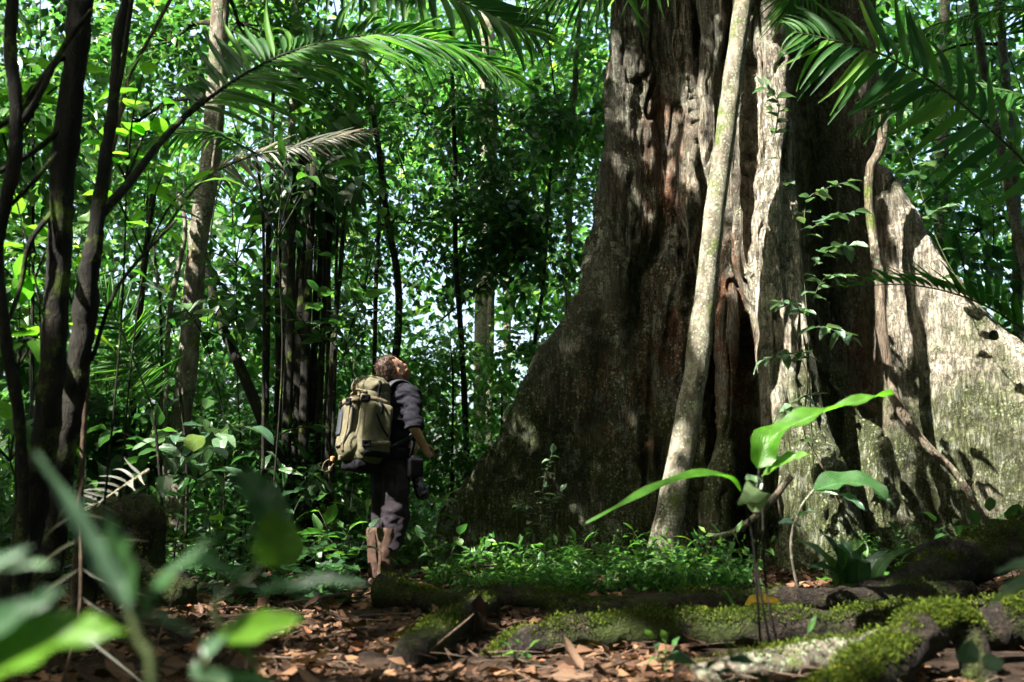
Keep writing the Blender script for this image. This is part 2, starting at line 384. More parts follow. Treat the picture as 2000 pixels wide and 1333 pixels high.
def twigs(bases, out, k, tl, s, r, droop=0.25, flat=0.5):
    """k leaves along a short twig at every base; returns pos, dir, up, size"""
    n = len(bases); h = out + r.normal(0, 0.45, (n, 3)); h[:, 2] -= droop; h /= np.linalg.norm(h, axis=1)[:, None] + 1e-9
    t = (np.arange(k) + 0.3) / k; side = np.where(np.arange(k) % 2, 1.0, -1.0)
    up = np.array([0, 0, 1.0]) + r.normal(0, flat, (n, 3)); sx = np.cross(h, up); sx /= np.linalg.norm(sx, axis=1)[:, None] + 1e-9
    L = r.uniform(.7, 1.3, n)[:, None, None] * tl
    pos = bases[:, None] + h[:, None] * t[None, :, None] * L + r.normal(0, tl * .06, (n, k, 3))
    d = h[:, None] * 0.55 + sx[:, None] * side[None, :, None] * 0.85 + r.normal(0, .3, (n, k, 3)); d[..., 2] -= droop * .8
    U = np.repeat(up[:, None], k, 1) + r.normal(0, .35, (n, k, 3))
    S = s * r.uniform(.65, 1.25, (n, k)) * (0.55 + 0.95 * vnoise(bases * .8, 17))[:, None]
    return pos.reshape(-1, 3), d.reshape(-1, 3), U.reshape(-1, 3), S.ravel()
def blob_points(c, rad, n, r, clump=1.3, thr=0.42):
    out = []; got = 0
    while got < n:
        q = r.normal(0, 1, (n * 3, 3)); q /= np.linalg.norm(q, axis=1)[:, None]; q *= (r.uniform(0.05, 1, (n * 3, 1)) ** 0.42)
        p = np.array(c) + q * np.array(rad); keep = vnoise(p * clump * 1.6, 5) * .65 + vnoise(p * clump * 4, 9) * .35 > thr
        p, q = p[keep], q[keep]; out.append(np.hstack([p, q])); got += len(p)
    a = np.vstack(out)[:n]; return a[:, :3], a[:, 3:]

# ------------------------------------------------------------------ ground
def gh(x, y):
    x = np.asarray(x, float); y = np.asarray(y, float)
    q = np.stack([x * 0.9, y * 0.9, np.zeros_like(x)], -1)
    h = (fbm(q, 3, 11) - 0.5) * 0.09
    h = h + 0.30 * sstep(2.6, 5.5, x) * sstep(4.5, 8.5, y) + 0.10 * sstep(-1.6, -3.2, x) * sstep(3, 6, y)
    w = np.exp(-((x + 1.0) ** 2 + (y - 7.6) ** 2) / .6)
    return (h - 0.03) * (1 - w) + 0.005 * w
def ground_at(x, y): return float(gh(np.array([x]), np.array([y]))[0])
gx = np.concatenate([-np.geomspace(6, 900, 30)[::-1] - 0.1, np.arange(-6, 7.01, 0.09), np.geomspace(7.2, 900, 30)])
gy = np.concatenate([-np.geomspace(2.5, 900, 24)[::-1], np.arange(-2, 13.01, 0.09), np.geomspace(13.2, 900, 40)])
GX, GY = np.meshgrid(gx, gy, indexing='ij'); GZ = gh(GX, GY)
near = sstep(3, 3.6, GY) * (1 - sstep(9, 13, GY))
GZ = GZ + near * (fbm(np.stack([GX * 7, GY * 7, 0 * GX], -1), 2, 3) - .5) * 0.05
nx_, ny_ = len(gx), len(gy); i = np.arange(nx_ - 1)[:, None] * ny_; j = np.arange(ny_ - 1)[None]
F = np.stack([i + j, i + ny_ + j, i + ny_ + j + 1, i + j + 1], -1).reshape(-1, 4)
tag(world_obj('ground', np.stack([GX, GY, GZ], -1).reshape(-1, 3), F, SOIL), 'dark leaf-strewn forest floor', None, None, 'structure')

# ------------------------------------------------------------------ the giant buttressed tree
TC = np.array([2.75, 11.3])
RIDGES = [  # toe direction, half thickness, [(height, reach)]
    ((-3.65, -1.10), .24, [(-.3, 3.9), (0, 3.8), (.5, 3.6), (1.45, 2.95), (2.05, 2.65), (2.55, 2.33), (3.1, 2.07), (3.7, 1.88), (4.6, 1.75), (6, 1.7), (16, 1.3)]),
    ((-1.32, -1.55), .11, [(-.3, 1.9), (0, 1.8), (2, 1.55), (4, 1.5), (6, 1.46), (16, 1.1)]),
    ((-0.80, -1.75), .15, [(-.3, 2.05), (0, 1.95), (2, 1.6), (4, 1.48), (6, 1.45), (16, 1.2)]),
    ((-0.50, -2.00), .09, [(-.3, 2.1), (0, 2.0), (2, 1.8), (4, 1.6), (6, 1.5), (16, 1.1)]),
    ((-0.16, -2.10), .215, [(-.3, 2.2), (0, 2.1), (2, 1.85), (4, 1.62), (6, 1.48), (16, 1.2)]),
    ((0.16, -2.30), .20, [(-.3, 2.5), (0, 2.35), (.5, 2.15), (1.5, 1.9), (2.5, 1.7), (3.6, 1.5), (5, 1.1), (16, .8)]),
    ((1.20, -1.95), .15, [(-.3, 2.6), (0, 2.4), (.6, 2.0), (1.2, 1.62), (2.4, 1.1), (3, .7), (16, .6)]),
    ((3.05, -1.50), .22, [(-.3, 4.5), (0, 4.3), (.5, 4.0), (1.5, 3.4), (2.3, 2.75), (2.9, 2.25), (3.5, 1.85), (4.3, 1.5), (6, 1.48), (16, 1.2)]),
    ((1.6, 2.2), .3, [(-.3, 3), (0, 2.9), (2, 1.9), (4, 1.4), (16, 1.1)]),
    ((-1.8, 1.9), .3, [(-.3, 2.8), (0, 2.6), (2, 1.8), (4, 1.4), (16, 1.1)]),
]
def trunk_r(th, z):
    core = np.interp(z, [0, 3, 6, 16], [.85, .72, .80, .85]); k = 13.0
    acc = np.exp(k * core) + 0 * th
    for (dx, dy), w, tab in RIDGES:
        a = math.atan2(dy, dx); a = a + 0.05 * np.sin(z * 1.3 + a * 7)
        d = np.abs((th - a + np.pi) % (2 * np.pi) - np.pi); zz, rr = zip(*tab)
        Rb = np.interp(z, zz, rr); ww = w * (1.0 + 0.45 * np.exp(-np.maximum(z, 0) / .5))
        s = np.sin(np.clip(d, 1e-4, np.pi / 2))
        fin = (ww / s) ** 0.86; n = 7.0
        rb = (Rb ** -n + fin ** -n) ** (-1 / n); rb = np.where(d > np.pi / 2, 0, rb)
        acc = acc + np.exp(k * rb)
    return np.log(acc) / k
th0 = np.linspace(-np.pi, np.pi, 4000); r0 = trunk_r(th0, np.full_like(th0, .9))
px, py = r0 * np.cos(th0), r0 * np.sin(th0)
ds = np.hypot(np.diff(px), np.diff(py)) + 0.0012; ds *= np.where(np.sin(th0[1:]) > 0.25, 0.3, 1.0)
cs_ = np.concatenate([[0], np.cumsum(ds)]); NTH = 900
th = np.interp(np.linspace(0, cs_[-1], NTH, endpoint=False), cs_, th0)
zs_ = np.concatenate([np.linspace(-.3, 6.6, 250), np.linspace(6.8, 15.5, 30)])
TH, ZZ = np.meshgrid(th, zs_, indexing='xy'); RR = trunk_r(TH, ZZ)
X = TC[0] + RR * np.cos(TH); Y = TC[1] + RR * np.sin(TH); Q = np.stack([X, Y, ZZ], -1)
dt = np.roll(Q, -1, 1) - np.roll(Q, 1, 1); dz = np.gradient(Q, axis=0); Nn = np.cross(dt, dz); Nn /= np.linalg.norm(Nn, axis=-1)[..., None] + 1e-9
nz = (fbm(Q * np.array([1.6, 1.6, .7]), 3, 21) - .5) * 0.26 + (fbm(Q * np.array([7, 7, 1.1]), 3, 31) - .5) * 0.09 + (fbm(Q * np.array([22, 22, 6]), 2, 41) - .5) * 0.035 + (fbm(Q * np.array([8, 8, 6]), 3, 47) - .5) * 0.06 + (fbm(Q * np.array([3.2, 3.2, 2.2]), 2, 53) - .5) * 0.14
Uq, Vq, _ = project(Q); front = Q[..., 1] < 11.5
def dent(u, v, ru, rv, a): return a * np.exp(-(((Uq - u) / ru) ** 2 + ((Vq - v) / rv) ** 2)) * front
nz = nz + (fbm(Q * np.array([3.4, 3.4, .45]), 2, 91) - .5) * 0.24 * sstep(0, 1.2, 3.0 - np.hypot(Q[..., 0] - TC[0], Q[..., 1] - TC[1]))
nz = nz - dent(1285, 560, 55, 130, .32) - dent(1325, 700, 45, 130, .2) - dent(1300, 250, 22, 180, .18) - dent(1330, 120, 14, 120, .12) - dent(1455, 760, 14, 260, .22) - dent(1625, 380, 60, 300, .34) - dent(1680, 620, 45, 200, .25) + dent(1350, 300, 30, 120, .16) + dent(1425, 640, 20, 260, .12)
gr = np.abs(fbm(Q * np.array([4.6, 4.6, .42]) + (fbm(Q * 2.0, 2, 15) * .8)[..., None], 2, 97) - .5); nz = nz - .085 * np.clip(1 - gr / .035, 0, 1) ** 1.3 * front * (.2 + .8 * sstep(1170, 1290, Uq)) * (1 - .75 * sstep(1700, 1780, Uq))
Q = Q + Nn * nz[..., None]
nr = len(zs_); i = np.arange(nr - 1)[:, None] * NTH; j = np.arange(NTH)[None]; j2 = (j + 1) % NTH
F = np.stack([i + j, i + j2, i + NTH + j2, i + NTH + j], -1).reshape(-1, 4)
giant = empty('giant_tree', (TC[0], TC[1], 0)); tag(giant, 'massive buttressed rainforest tree with mossy fluted trunk', 'tree')
# colour marks of the bark: reddish flaking patches, moss, green film; sun and shade painted in
Qf = Q.reshape(-1, 3)
def patch(u, v, Yd, ru, rv):
    U, Vv, _ = project(Qf); return np.exp(-(((U - u) / ru) ** 2 + ((Vv - v) / rv) ** 2))
rust = np.clip(1.5 * patch(1240, 780, 10, 130, 170) + 1.3 * patch(1425, 720, 9.6, 45, 300) + .9 * patch(1300, 320, 10, 45, 230) + .5 * patch(1680, 700, 10, 60, 200), 0, 1)
mossw = np.clip(0.9 * (1 - sstep(.2, 2.4, Qf[:, 2])) + .8 * patch(1600, 850, 9, 60, 240) + .9 * patch(1770, 320, 10, 40, 70) + .38 * patch(1900, 740, 10, 170, 330) + .2, 0, 1)
sunlit_palew = np.clip(1.5 * patch(1510, 480, 9, 50, 420) + 1.9 * patch(1545, 760, 9, 32, 240) + 1.3 * patch(1910, 730, 10, 160, 400) + .8 * patch(1810, 450, 10, 60, 140) + .7 * patch(1370, 330, 9.6, 35, 150), 0, 1)  # pale bark, whitened further with painted sunlight on the ribs and right buttress
algae_shade = np.clip(1.1 * (1 - sstep(1180, 1360, project(Qf)[0])) * (1 - sstep(3.2, 4.6, Qf[:, 2])) + .25 * (1 - sstep(.3, 2.0, Qf[:, 2])), 0, 1)  # algal film plus shade painted into the left buttress and the foot
def giant_mat():
    m = NT('giant_tree_bark'); c1 = m.coord((1, 1, 1)); co = m.coord((1, 1, .17)); att = lambda k: m.n('Attribute', {'attribute_name': k}).outputs['Fac']
    n1 = m.noise(co, 10, 8, .68); n2 = m.noise(c1, 1.7, 6, .6); n3 = m.noise(c1, 38, 5, .72); n4 = m.noise(c1, 6.5, 8, .7); n5 = m.noise(m.coord((1, 1, .5)), 3.3, 6, .6)
    cr = m.math('ABSOLUTE', m.math('SUBTRACT', m.noise(m.coord((1, 1, .12)), 24, 6, .62), 0.5))
    cell = m.voro(m.coord((1, 1, .35)), 12, 'F1', 'Color'); cv = m.n('SeparateColor', Color=cell).outputs[0]
    grey = m.ramp(n1, (.28, (.040, .035, .027)), (.5, (.13, .118, .092)), (.74, (.29, .27, .22)))
    brown = m.ramp(n1, (.28, (.032, .022, .016)), (.5, (.115, .078, .055)), (.74, (.26, .19, .14)))
    col = m.mix(m.ramp(n5, (.50, 0.0), (.66, .85)), grey, brown)
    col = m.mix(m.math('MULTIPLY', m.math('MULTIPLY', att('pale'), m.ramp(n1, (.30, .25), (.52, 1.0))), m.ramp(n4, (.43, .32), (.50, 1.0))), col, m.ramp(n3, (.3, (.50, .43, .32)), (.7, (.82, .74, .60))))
    col = m.mix(.5, col, m.ramp(cv, (0., .7), (1., 1.25)), 'MULTIPLY')
    rm = m.math('MULTIPLY', att('rust'), m.ramp(n5, (.40, 0.0), (.54, 1.0)))
    col = m.mix(rm, col, m.ramp(n3, (.3, (.05, .018, .010)), (.7, (.26, .10, .045))))
    col = m.mix(m.math('MULTIPLY', att('algae_shade'), m.ramp(n4, (.35, .35), (.6, .95))), col, m.ramp(n3, (.3, (.018, .025, .014)), (.7, (.085, .10, .055))))
    mk = m.ramp(m.math('ADD', m.math('ADD', m.math('MULTIPLY', att('moss'), .34), m.math('MULTIPLY', n2, .8)), m.math('MULTIPLY', n3, .28)), (.70, 0.0), (.84, 1.0))
    col = m.mix(m.math('MULTIPLY', mk, .9), col, m.ramp(n3, (.32, (.018, .028, .008)), (.68, (.10, .125, .03))))
    pat = m.math('MULTIPLY', m.ramp(n4, (.535, 0.0), (.56, 1.0)), m.ramp(m.noise(c1, 1.1, 3), (.40, 0.0), (.60, 1.0)))          # crusty lichen patches
    lv = m.voro(c1, 24); lw = m.voro(c1, 60)
    lm = m.math('MULTIPLY', m.ramp(lv, (.20, 1.0), (.38, 0.0)), m.ramp(m.noise(c1, 2.7, 6, .65), (.45, 0.0), (.54, 1.0)))
    lm2 = m.math('MULTIPLY', m.ramp(lw, (.18, 1.0), (.34, 0.0)), m.ramp(m.noise(c1, 4.6, 6, .65), (.46, 0.0), (.56, 1.0)))
    col = m.mix(m.math('MULTIPLY', pat, .7), col, m.ramp(n3, (.3, (.16, .18, .13)), (.7, (.38, .40, .31))))
    col = m.mix(m.math('MAXIMUM', m.math('MULTIPLY', lm, .85), m.math('MULTIPLY', lm2, .8)), col, m.ramp(n3, (.3, (.18, .23, .13)), (.7, (.44, .47, .32))))
    col = m.mix(m.ramp(cr, (0.0, .7), (.045, 0.0)), col, (.018, .014, .011))
    h = m.math('ADD', m.math('MULTIPLY', n1, .8), m.math('MULTIPLY', m.ramp(cr, (0., 0.), (.09, 1.)), .5))
    h = m.math('ADD', h, m.math('ADD', m.math('MULTIPLY', n3, .5), m.math('MULTIPLY', m.math('MAXIMUM', lm, mk), .2)))
    h = m.math('ADD', h, m.math('ADD', m.math('MULTIPLY', cv, .25), m.math('MULTIPLY', n4, .6)))
    p = m.n('BsdfPrincipled', Base_Color=col, Roughness=.88, Normal=m.bump(h, 1.0, .05)); p.inputs['Specular IOR Level'].default_value = .25
    return m.done(p)
world_obj('trunk', Qf, F, giant_mat(), giant, (TC[0], TC[1], 0), attrs={'rust': rust, 'moss': mossw, 'pale': sunlit_palew, 'algae_shade': algae_shade})

UF, VF, _ = project(Qf); QF = Qf[:, 1]
def surf_y(u, v):
    """depth of the giant trunk's front under a picture position"""
    m = (np.abs(UF - u) < 9) & (np.abs(VF - v) < 9)
    return float(QF[m].min()) if m.any() else 9.9

# ------------------------------------------------------------------ openings cut in the unseen leaves along the sun, aimed at chosen spots
def LIT(u, v, Yd, rad): return (np.array(P(u, v, Yd)), rad)
HOLES = []
for (u, v, rad) in [(1500, 150, .24), (1515, 220, .24), (1525, 290, .22), (1535, 360, .22), (1540, 430, .2), (1545, 500, .2), (1545, 570, .24), (1545, 640, .24), (1545, 710, .23), (1545, 780, .23), (1545, 850, .22), (1545, 920, .2), (1520, 500, .2), (1510, 410, .2),
    (1462, 420, .14), (1470, 490, .14), (1478, 560, .13), (1485, 630, .1), (1490, 250, .2), (1470, 100, .2), (1360, 200, .15), (1370, 280, .15), (1378, 340, .15), (1300, 240, .10), (1290, 330, .08),
    (1225, 120, .06), (1240, 250, .08), (1225, 370, .05), (1070, 900, .03), (950, 960, .03),
    (1760, 330, .2), (1780, 420, .24), (1820, 500, .3), (1850, 580, .36), (1900, 660, .42), (1880, 760, .36), (1960, 760, .45), (1920, 860, .36), (1980, 900, .42), (1990, 660, .42), (1980, 990, .3), (1600, 880, .08), (1590, 1010, .1), (1430, 560, .06)]: HOLES.append((np.array(P(u, v, surf_y(u, v))), rad))
for (u, v, Yd, rad) in [
    (1440, 60, 9.1, .24), (1425, 180, 9.1, .2), (1405, 290, 9.1, .16), (1395, 400, 9.05, .1), (1330, 880, 8.9, .07), (1310, 960, 8.85, .08),
    (560, 880, 9.0, .2), (430, 800, 9.2, .16), (480, 950, 8.0, .14), (620, 1000, 8.4, .14), (250, 800, 8.9, .2), (380, 560, 8.4, .12), (660, 620, 8.5, .12), (880, 860, 10.6, .2), (900, 720, 10.9, .22), (940, 500, 11.5, .2), (820, 330, 11.2, .2),
    (760, 1000, 7.6, .09), (755, 1090, 7.5, .06), (1000, 1215, 4.4, .10), (1130, 1205, 4.4, .08), (1380, 1195, 4.4, .10), (1560, 1185, 4.45, .12), (1700, 1182, 4.45, .12), (1700, 1255, 3.9, .09), (1600, 1280, 3.75, .09), (1790, 1225, 3.6, .09), (1840, 1195, 3.6, .08), (1960, 1178, 4.0, .14), (1730, 1300, 3.4, .06),
    (1000, 1305, 3.75, .10), (1120, 1310, 3.7, .12), (1250, 1300, 3.8, .12), (880, 1300, 3.8, .08), (650, 1270, 4.1, .10), (760, 1250, 4.4, .08), (560, 1310, 3.7, .07), (600, 1190, 5.6, .14), (520, 1230, 4.8, .08),
    (700, 760, 7.7, .20), (705, 830, 7.7, .13), (745, 700, 7.8, .16), (800, 770, 7.8, .14), (835, 850, 7.8, .08),
    (1000, 1110, 7.9, .25), (1120, 1120, 7.8, .22), (1250, 1090, 8.1, .28), (1340, 1100, 8.0, .2), (880, 1090, 8.2, .15), (1420, 1110, 7.9, .15),
    (1110, 1260, 4.5, .16), (1200, 1290, 4.2, .14), (980, 1280, 4.3, .10), (680, 1160, 6.5, .2), (1040, 1215, 5.2, .10), (620, 1230, 4.9, .10), (820, 1260, 4.6, .10), (560, 1290, 4.1, .09), (720, 1310, 3.9, .08), (1320, 1300, 4.0, .10), (480, 1200, 5.4, .1), (150, 1000, 1.0, .09), (225, 1090, .97, .07), (1270, 1040, 8.6, .14), (1620, 420, 8.8, .2), (1640, 500, 8.7, .18), (1600, 360, 8.85, .15), (1640, 640, 8.7, .1), (150, 1130, 3.0, .12), (240, 960, 5.4, .12),
    (1560, 1180, 5.3, .11), (1750, 1175, 5.3, .12), (1690, 1260, 4.6, .10), (1620, 1290, 4.4, .08), (1850, 1210, 4.7, .10), (1970, 1190, 4.8, .14), (1960, 1030, 7.5, .2),
    (1600, 830, 4.0, .22), (1350, 940, 4.0, .10), (1500, 890, 4.0, .10), (1070, 950, 9.2, .12), (1600, 940, 8.9, .1), (1590, 1010, 8.8, .1),
    (420, 60, 8.6, .18), (420, 180, 8.6, .12), (375, 730, 8.6, .12), (565, 350, 9.6, .14), (560, 470, 9.6, .10), (350, 820, 8.6, .1),
    (960, 70, 5.8, .22), (820, 160, 5.8, .16), (560, 120, 5.6, .14), (700, 260, 7.6, .16), (560, 290, 7.6, .14), (1680, 250, 6.0, .12), (1940, 60, 6.2, .2),
    (250, 190, 4.8, .14), (300, 370, 5.0, .12), (40, 480, 4.2, .16), (230, 1010, 5.2, .08), (60, 650, 4.2, .1), (500, 1235, 1.2, .06), (130, 1260, .95, .09),
    (250, 1050, 1.05, .025), (300, 860, 7.4, .12), (440, 900, 7.4, .12), (560, 1060, 7.4, .16), (650, 950, 9.5, .35), (620, 620, 9, .1), (1690, 1080, 6, .08), (1600, 1080, 6, .06),
]: HOLES.append(LIT(u, v, Yd, rad))
rb = np.random.default_rng(91)
for _ in range(12): HOLES.append(LIT(rb.uniform(825, 940), rb.uniform(560, 940), rb.uniform(11.4, 12.8), rb.uniform(.18, .3)))
for _ in range(52):
    v_ = rb.uniform(180, 980); HOLES.append(LIT(rb.uniform(120, 1060 if v_ < 420 else 860), v_, rb.uniform(10.7, 12.8), rb.uniform(.14, .34)))
for _ in range(22): HOLES.append(LIT(rb.uniform(230, 700), rb.uniform(820, 1080), rb.uniform(7.2, 8.8), rb.uniform(.05, .14)))
sd = np.array(SUN)
def shades(pos, d, s, r):
    dn = d / (np.linalg.norm(d, axis=1)[:, None] + 1e-9); b = np.zeros(len(pos), bool); f = r.uniform(-.04, .05, len(pos))
    for k in (.15, .5, .85):
        p = pos + dn * (s * k)[:, None]
        for c, rad in HOLES:
            w = p - c; t = w @ sd; q = np.einsum('ij,ij->i', w, w) - t * t
            b |= (t > .3) & (q < (rad + .16 * s + f) ** 2)
    return b
# overhead canopy: out of the picture, put in to shade the place
r1 = np.random.default_rng(3)
N = 17000
b = np.stack([r1.uniform(-15, 9, N), r1.uniform(-7, 13.5, N), r1.uniform(8.6, 12.0, N)], 1)
keep = fbm(b * np.array([.55, .55, .3]), 3, 77) + .12 * fbm(b * 2.2, 2, 5) > .40
b = b[keep]; pos, d, up, s = twigs(b, r1.normal(0, .5, (len(b), 3)), 5, .6, .46, r1, .15, .4)
u_, v_, dep = project(pos); inside = (dep > 0) & (v_ > -130) & (u_ > -300) & (u_ < 2300)
ok = ~inside & ~shades(pos, d, s, r1)
V1, F1 = leaf_cloud_arrays(pos[ok], d[ok], up[ok], s[ok])
tag(world_obj('shading_canopy', V1, F1, G_MID), 'unseen leafy forest canopy overhead, opened to place sun and shade', None, None, 'stuff')
# forest all round, behind and beside the viewer
N = 9000
a = r1.uniform(0, 2 * np.pi, N); rad = r1.uniform(8, 14, N)
b = np.stack([1 + rad * np.cos(a), 3 + rad * np.sin(a), r1.uniform(.0, 9, N)], 1)
b = b[(fbm(b * .6, 2, 8) > .33)]
u_, v_, dep = project(b); b = b[(dep < -.5) | (u_ < -350) | (u_ > 2400)]
pos, d, up, s = twigs(b, r1.normal(0, .6, (len(b), 3)), 4, .8, .62, r1, .2, .4)
ok = ~shades(pos, d, s, r1); u_, v_, dep = project(pos); ok &= ~((dep > 0) & (u_ > -150) & (u_ < 2150) & (v_ > -60))
V1, F1 = leaf_cloud_arrays(pos[ok], d[ok], up[ok], s[ok])
tag(world_obj('surrounding_foliage', V1, F1, G_MID), 'leafy forest closing in around the clearing', None, None, 'stuff')

# ------------------------------------------------------------------ far forest mass
r2 = np.random.default_rng(12)
def far_layer(name, label, Y0, Y1, n, size, thr, mat, k=6, lowz=-.2, ufn=None, seed=0):
    yy = r2.uniform(Y0, Y1, n); uu = r2.uniform(-250, 2250, n); vv = r2.uniform(-320, 1060, n)
    a_ = (uu - 1000) / FPX; s_ = (666.5 - vv) / FPX; dd = yy / (CP - s_ * SP)
    b = np.stack([a_ * dd, yy, CAMZ + dd * (SP + s_ * CP)], 1)
    nzv = fbm(b * np.array([.42, .3, .5]), 3, 50 + seed) * .6 + fbm(b * 1.25, 2, 60 + seed) * .4
    t = np.full(n, thr) - .10 * (1 - sstep(.4, 2.6, b[:, 2]))
    if ufn is not None: t = t + ufn(uu, vv)
    b = b[(nzv > t) & (b[:, 2] > lowz)]
    pos, d, up, s = twigs(b, r2.normal(0, .5, (len(b), 3)), k, size * 3.2, size, r2, .3, .5)
    V1, F1 = leaf_cloud_arrays(pos, d, up, s, 1.25)
    return tag(world_obj(name, V1, F1, mat), label, None, None, 'stuff')
def gaps(u, v):   # thinner where the photograph shows the bright clearing beyond
    g = lambda cu, cv, ru, rv, a: a * np.exp(-(((u - cu) / ru) ** 2 + ((v - cv) / rv) ** 2))
    return g(960, 560, 90, 130, .07) + g(480, 470, 60, 130, .06) + g(660, 850, 60, 120, .05) + g(1735, 30, 60, 60, .10) + g(1090, 90, 90, 90, .05) + g(330, 130, 70, 80, .03) - g(850, 400, 200, 150, .04)
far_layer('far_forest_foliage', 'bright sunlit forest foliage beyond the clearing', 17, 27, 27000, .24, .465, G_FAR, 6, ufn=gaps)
far_layer('background_foliage', 'dense green foliage behind the slender trees', 12.8, 17, 12000, .14, .535, G_DARK, 6, ufn=gaps, seed=3)  # darker-leaved species, its colour chosen to put shade into this layer
N = 9000; yy = r2.uniform(9.6, 13.4, N); uu = r2.uniform(-150, 1060, N); xx = (uu - 1000) / FPX * yy; zz = r2.uniform(0, 1, N) ** 1.5 * 2.6
b = np.stack([xx, yy, zz], 1); b = b[(fbm(b * 1.1, 3, 71) > .50) & ~((np.abs(uu - 690) < 45) & (yy < 11)) & ~((uu > 800) & (yy < 11.3)) & ~((uu > 800) & (xx > -.75) & (yy < 12.2) & (uu > 960))]
pos, d, up, s_ = twigs(b, r2.normal(0, .5, (len(b), 3)), 6, .32, .105, r2, .25, .5); V1, F1 = leaf_cloud_arrays(pos, d, up, s_, 1.1)
tag(world_obj('undergrowth_foliage', V1, F1, G_MID), 'tangled waist-high undergrowth behind the hiker', None, None, 'stuff')
tw = []
for k in range(150):
    Yk = r2.uniform(10.5, 18); u = r2.uniform(-50, 1150) if k % 5 else r2.uniform(1750, 2050); v = r2.uniform(-40, 760); L = r2.uniform(60, 300); a = r2.normal(0, .45) if k % 2 else r2.uniform(-1.4, 1.4)
    e = (u + L * math.sin(a), v - L * math.cos(a)); mx, my = (u + e[0]) / 2 + r2.normal(0, 14), (v + e[1]) / 2 + r2.normal(0, 14); rr = r2.uniform(.004, .014)
    tw.append(tube([P(u, v, Yk), P(mx, my, Yk + r2.normal(0, .2)), P(e[0], e[1], Yk + r2.normal(0, .4))], [rr, rr * .6], n=9, seg=5))
V1, F1 = merge(tw); tag(world_obj('background_twigs', V1, F1, B_DARK), 'thin dark branches and vines threading the background foliage', None, None, 'stuff')

# ------------------------------------------------------------------ slender trees of the understorey (trunk, branches, crown)
r3 = np.random.default_rng(21)
def tree(name, label, path, rad, bark, blobs, lsize=.12, mat=G_DARK, seg=9, cat='tree', limbs=True, group=None, clump=1.3, thr=.42, rough=.12):
    pts = [P(*q) for q in path]; g = pts[-1]; z0 = ground_at(g.x, g.y)
    if g.z > z0 - .03: pts.append(Vector((g.x, g.y, z0 - .08)))
    t = empty(name, (g.x, g.y, z0)); tag(t, label, cat, group)
    V, F = tube(pts, rad, n=max(16, 6 * len(pts)), seg=seg, rough=rough, freq=5, seed=int(r3.integers(99)))
    world_obj('trunk', V, F, bark, t, tuple(t.location))
    if blobs:
        Ps, D, U, S = [], [], [], []; tw = []
        for (u, v, Y, ru, rv, n) in blobs:
            c = P(u, v, Y); m = Y / FPX
            b, q = blob_points(c, (ru * m, max(.35, .5 * (ru + rv) * m * .8), rv * m), n, r3, clump, thr)
            p_, d_, u_, s_ = twigs(b, q * .8, 6, lsize * 3.0, lsize, r3, .35, .5)
            Ps.append(p_); D.append(d_); U.append(u_); S.append(s_)
            if limbs:
                pp = spline(pts, 30); k = np.argmin(np.linalg.norm(pp - np.array(c), axis=1)); a0 = pp[k]
                a1 = (a0 + np.array(c)) / 2 + np.array([0, 0, .12]); r0 = min(.03, .5 * (rad[0] if hasattr(rad, '__len__') else rad))
                tw.append(tube([a0, a1, c], [r0, r0 * .4], n=8, seg=5))
                for q_ in b[:: max(1, len(b) // 7)]: tw.append(tube([a1 * .3 + np.array(c) * .7, (np.array(c) + q_) / 2, q_], [r0 * .45, .004], n=5, seg=4))
        V, F = leaf_cloud_arrays(np.vstack(Ps), np.vstack(D), np.vstack(U), np.concatenate(S), 1.1)
        cr = world_obj('crown', V, F, mat, t, tuple(t.location))
        if tw:
            V, F = merge(tw); br = world_obj('branch', V, F, B_DARK, t, tuple(t.location)); br['kind'] = 'stuff'
    return t
tree('slender_tree', 'slender tree with rust and pale patched bark, left of the dark stem clump',
     [(436, -120, 8.6), (428, 60, 8.6), (420, 210, 8.6), (408, 340, 8.6), (388, 460, 8.6), (376, 600, 8.6), (366, 720, 8.6), (350, 860, 8.6), (345, 1010, 8.6)], [.07, .085, .09, .085, .09, .085, .095, .10], B_RUST,
     [(330, 90, 9.2, 130, 90, 130), (470, 60, 9.3, 110, 90, 110), (250, 250, 9.4, 80, 70, 60)], .12, G_MID, seg=14)
tree('slender_tree', 'pale thin lichen-spotted trunk beside the dark stem clump',
     [(578, -80, 9.8), (574, 150, 9.8), (566, 330, 9.8), (560, 480, 9.8), (555, 650, 9.8), (550, 980, 9.8)], [.03, .04, .045, .045, .05], B_PALE,
     [(560, 70, 10.1, 120, 80, 80), (640, 190, 10.2, 80, 60, 60)], .12, G_MID)
tree('slender_tree', 'thin dark trunk just left of the pale lichen-spotted one',
     [(535, 100, 10.2), (530, 350, 10.2), (524, 560, 10.2), (516, 980, 10.2)], [.018, .028, .03], B_DARK, [(480, 300, 10.5, 90, 60, 60)], .12, G_DARK)
tree('slender_tree', 'dark leaning trunk slanting right towards the stem clump',
     [(395, 480, 9.0), (425, 610, 9.0), (470, 720, 9.0), (515, 830, 9.0), (540, 930, 9.0)], [.035, .05, .06], B_DARK, [(430, 560, 9.2, 70, 50, 40)], .14, G_DARK)
tree('slender_tree', 'dark slim trunk left of the rust-patched tree',
     [(300, 380, 9.8), (284, 500, 9.8), (276, 580, 9.8), (265, 700, 9.8), (250, 980, 9.8)], [.03, .035, .04], B_DARK, [(280, 420, 10, 90, 60, 70), (200, 560, 10, 70, 60, 40)], .12, G_MID)
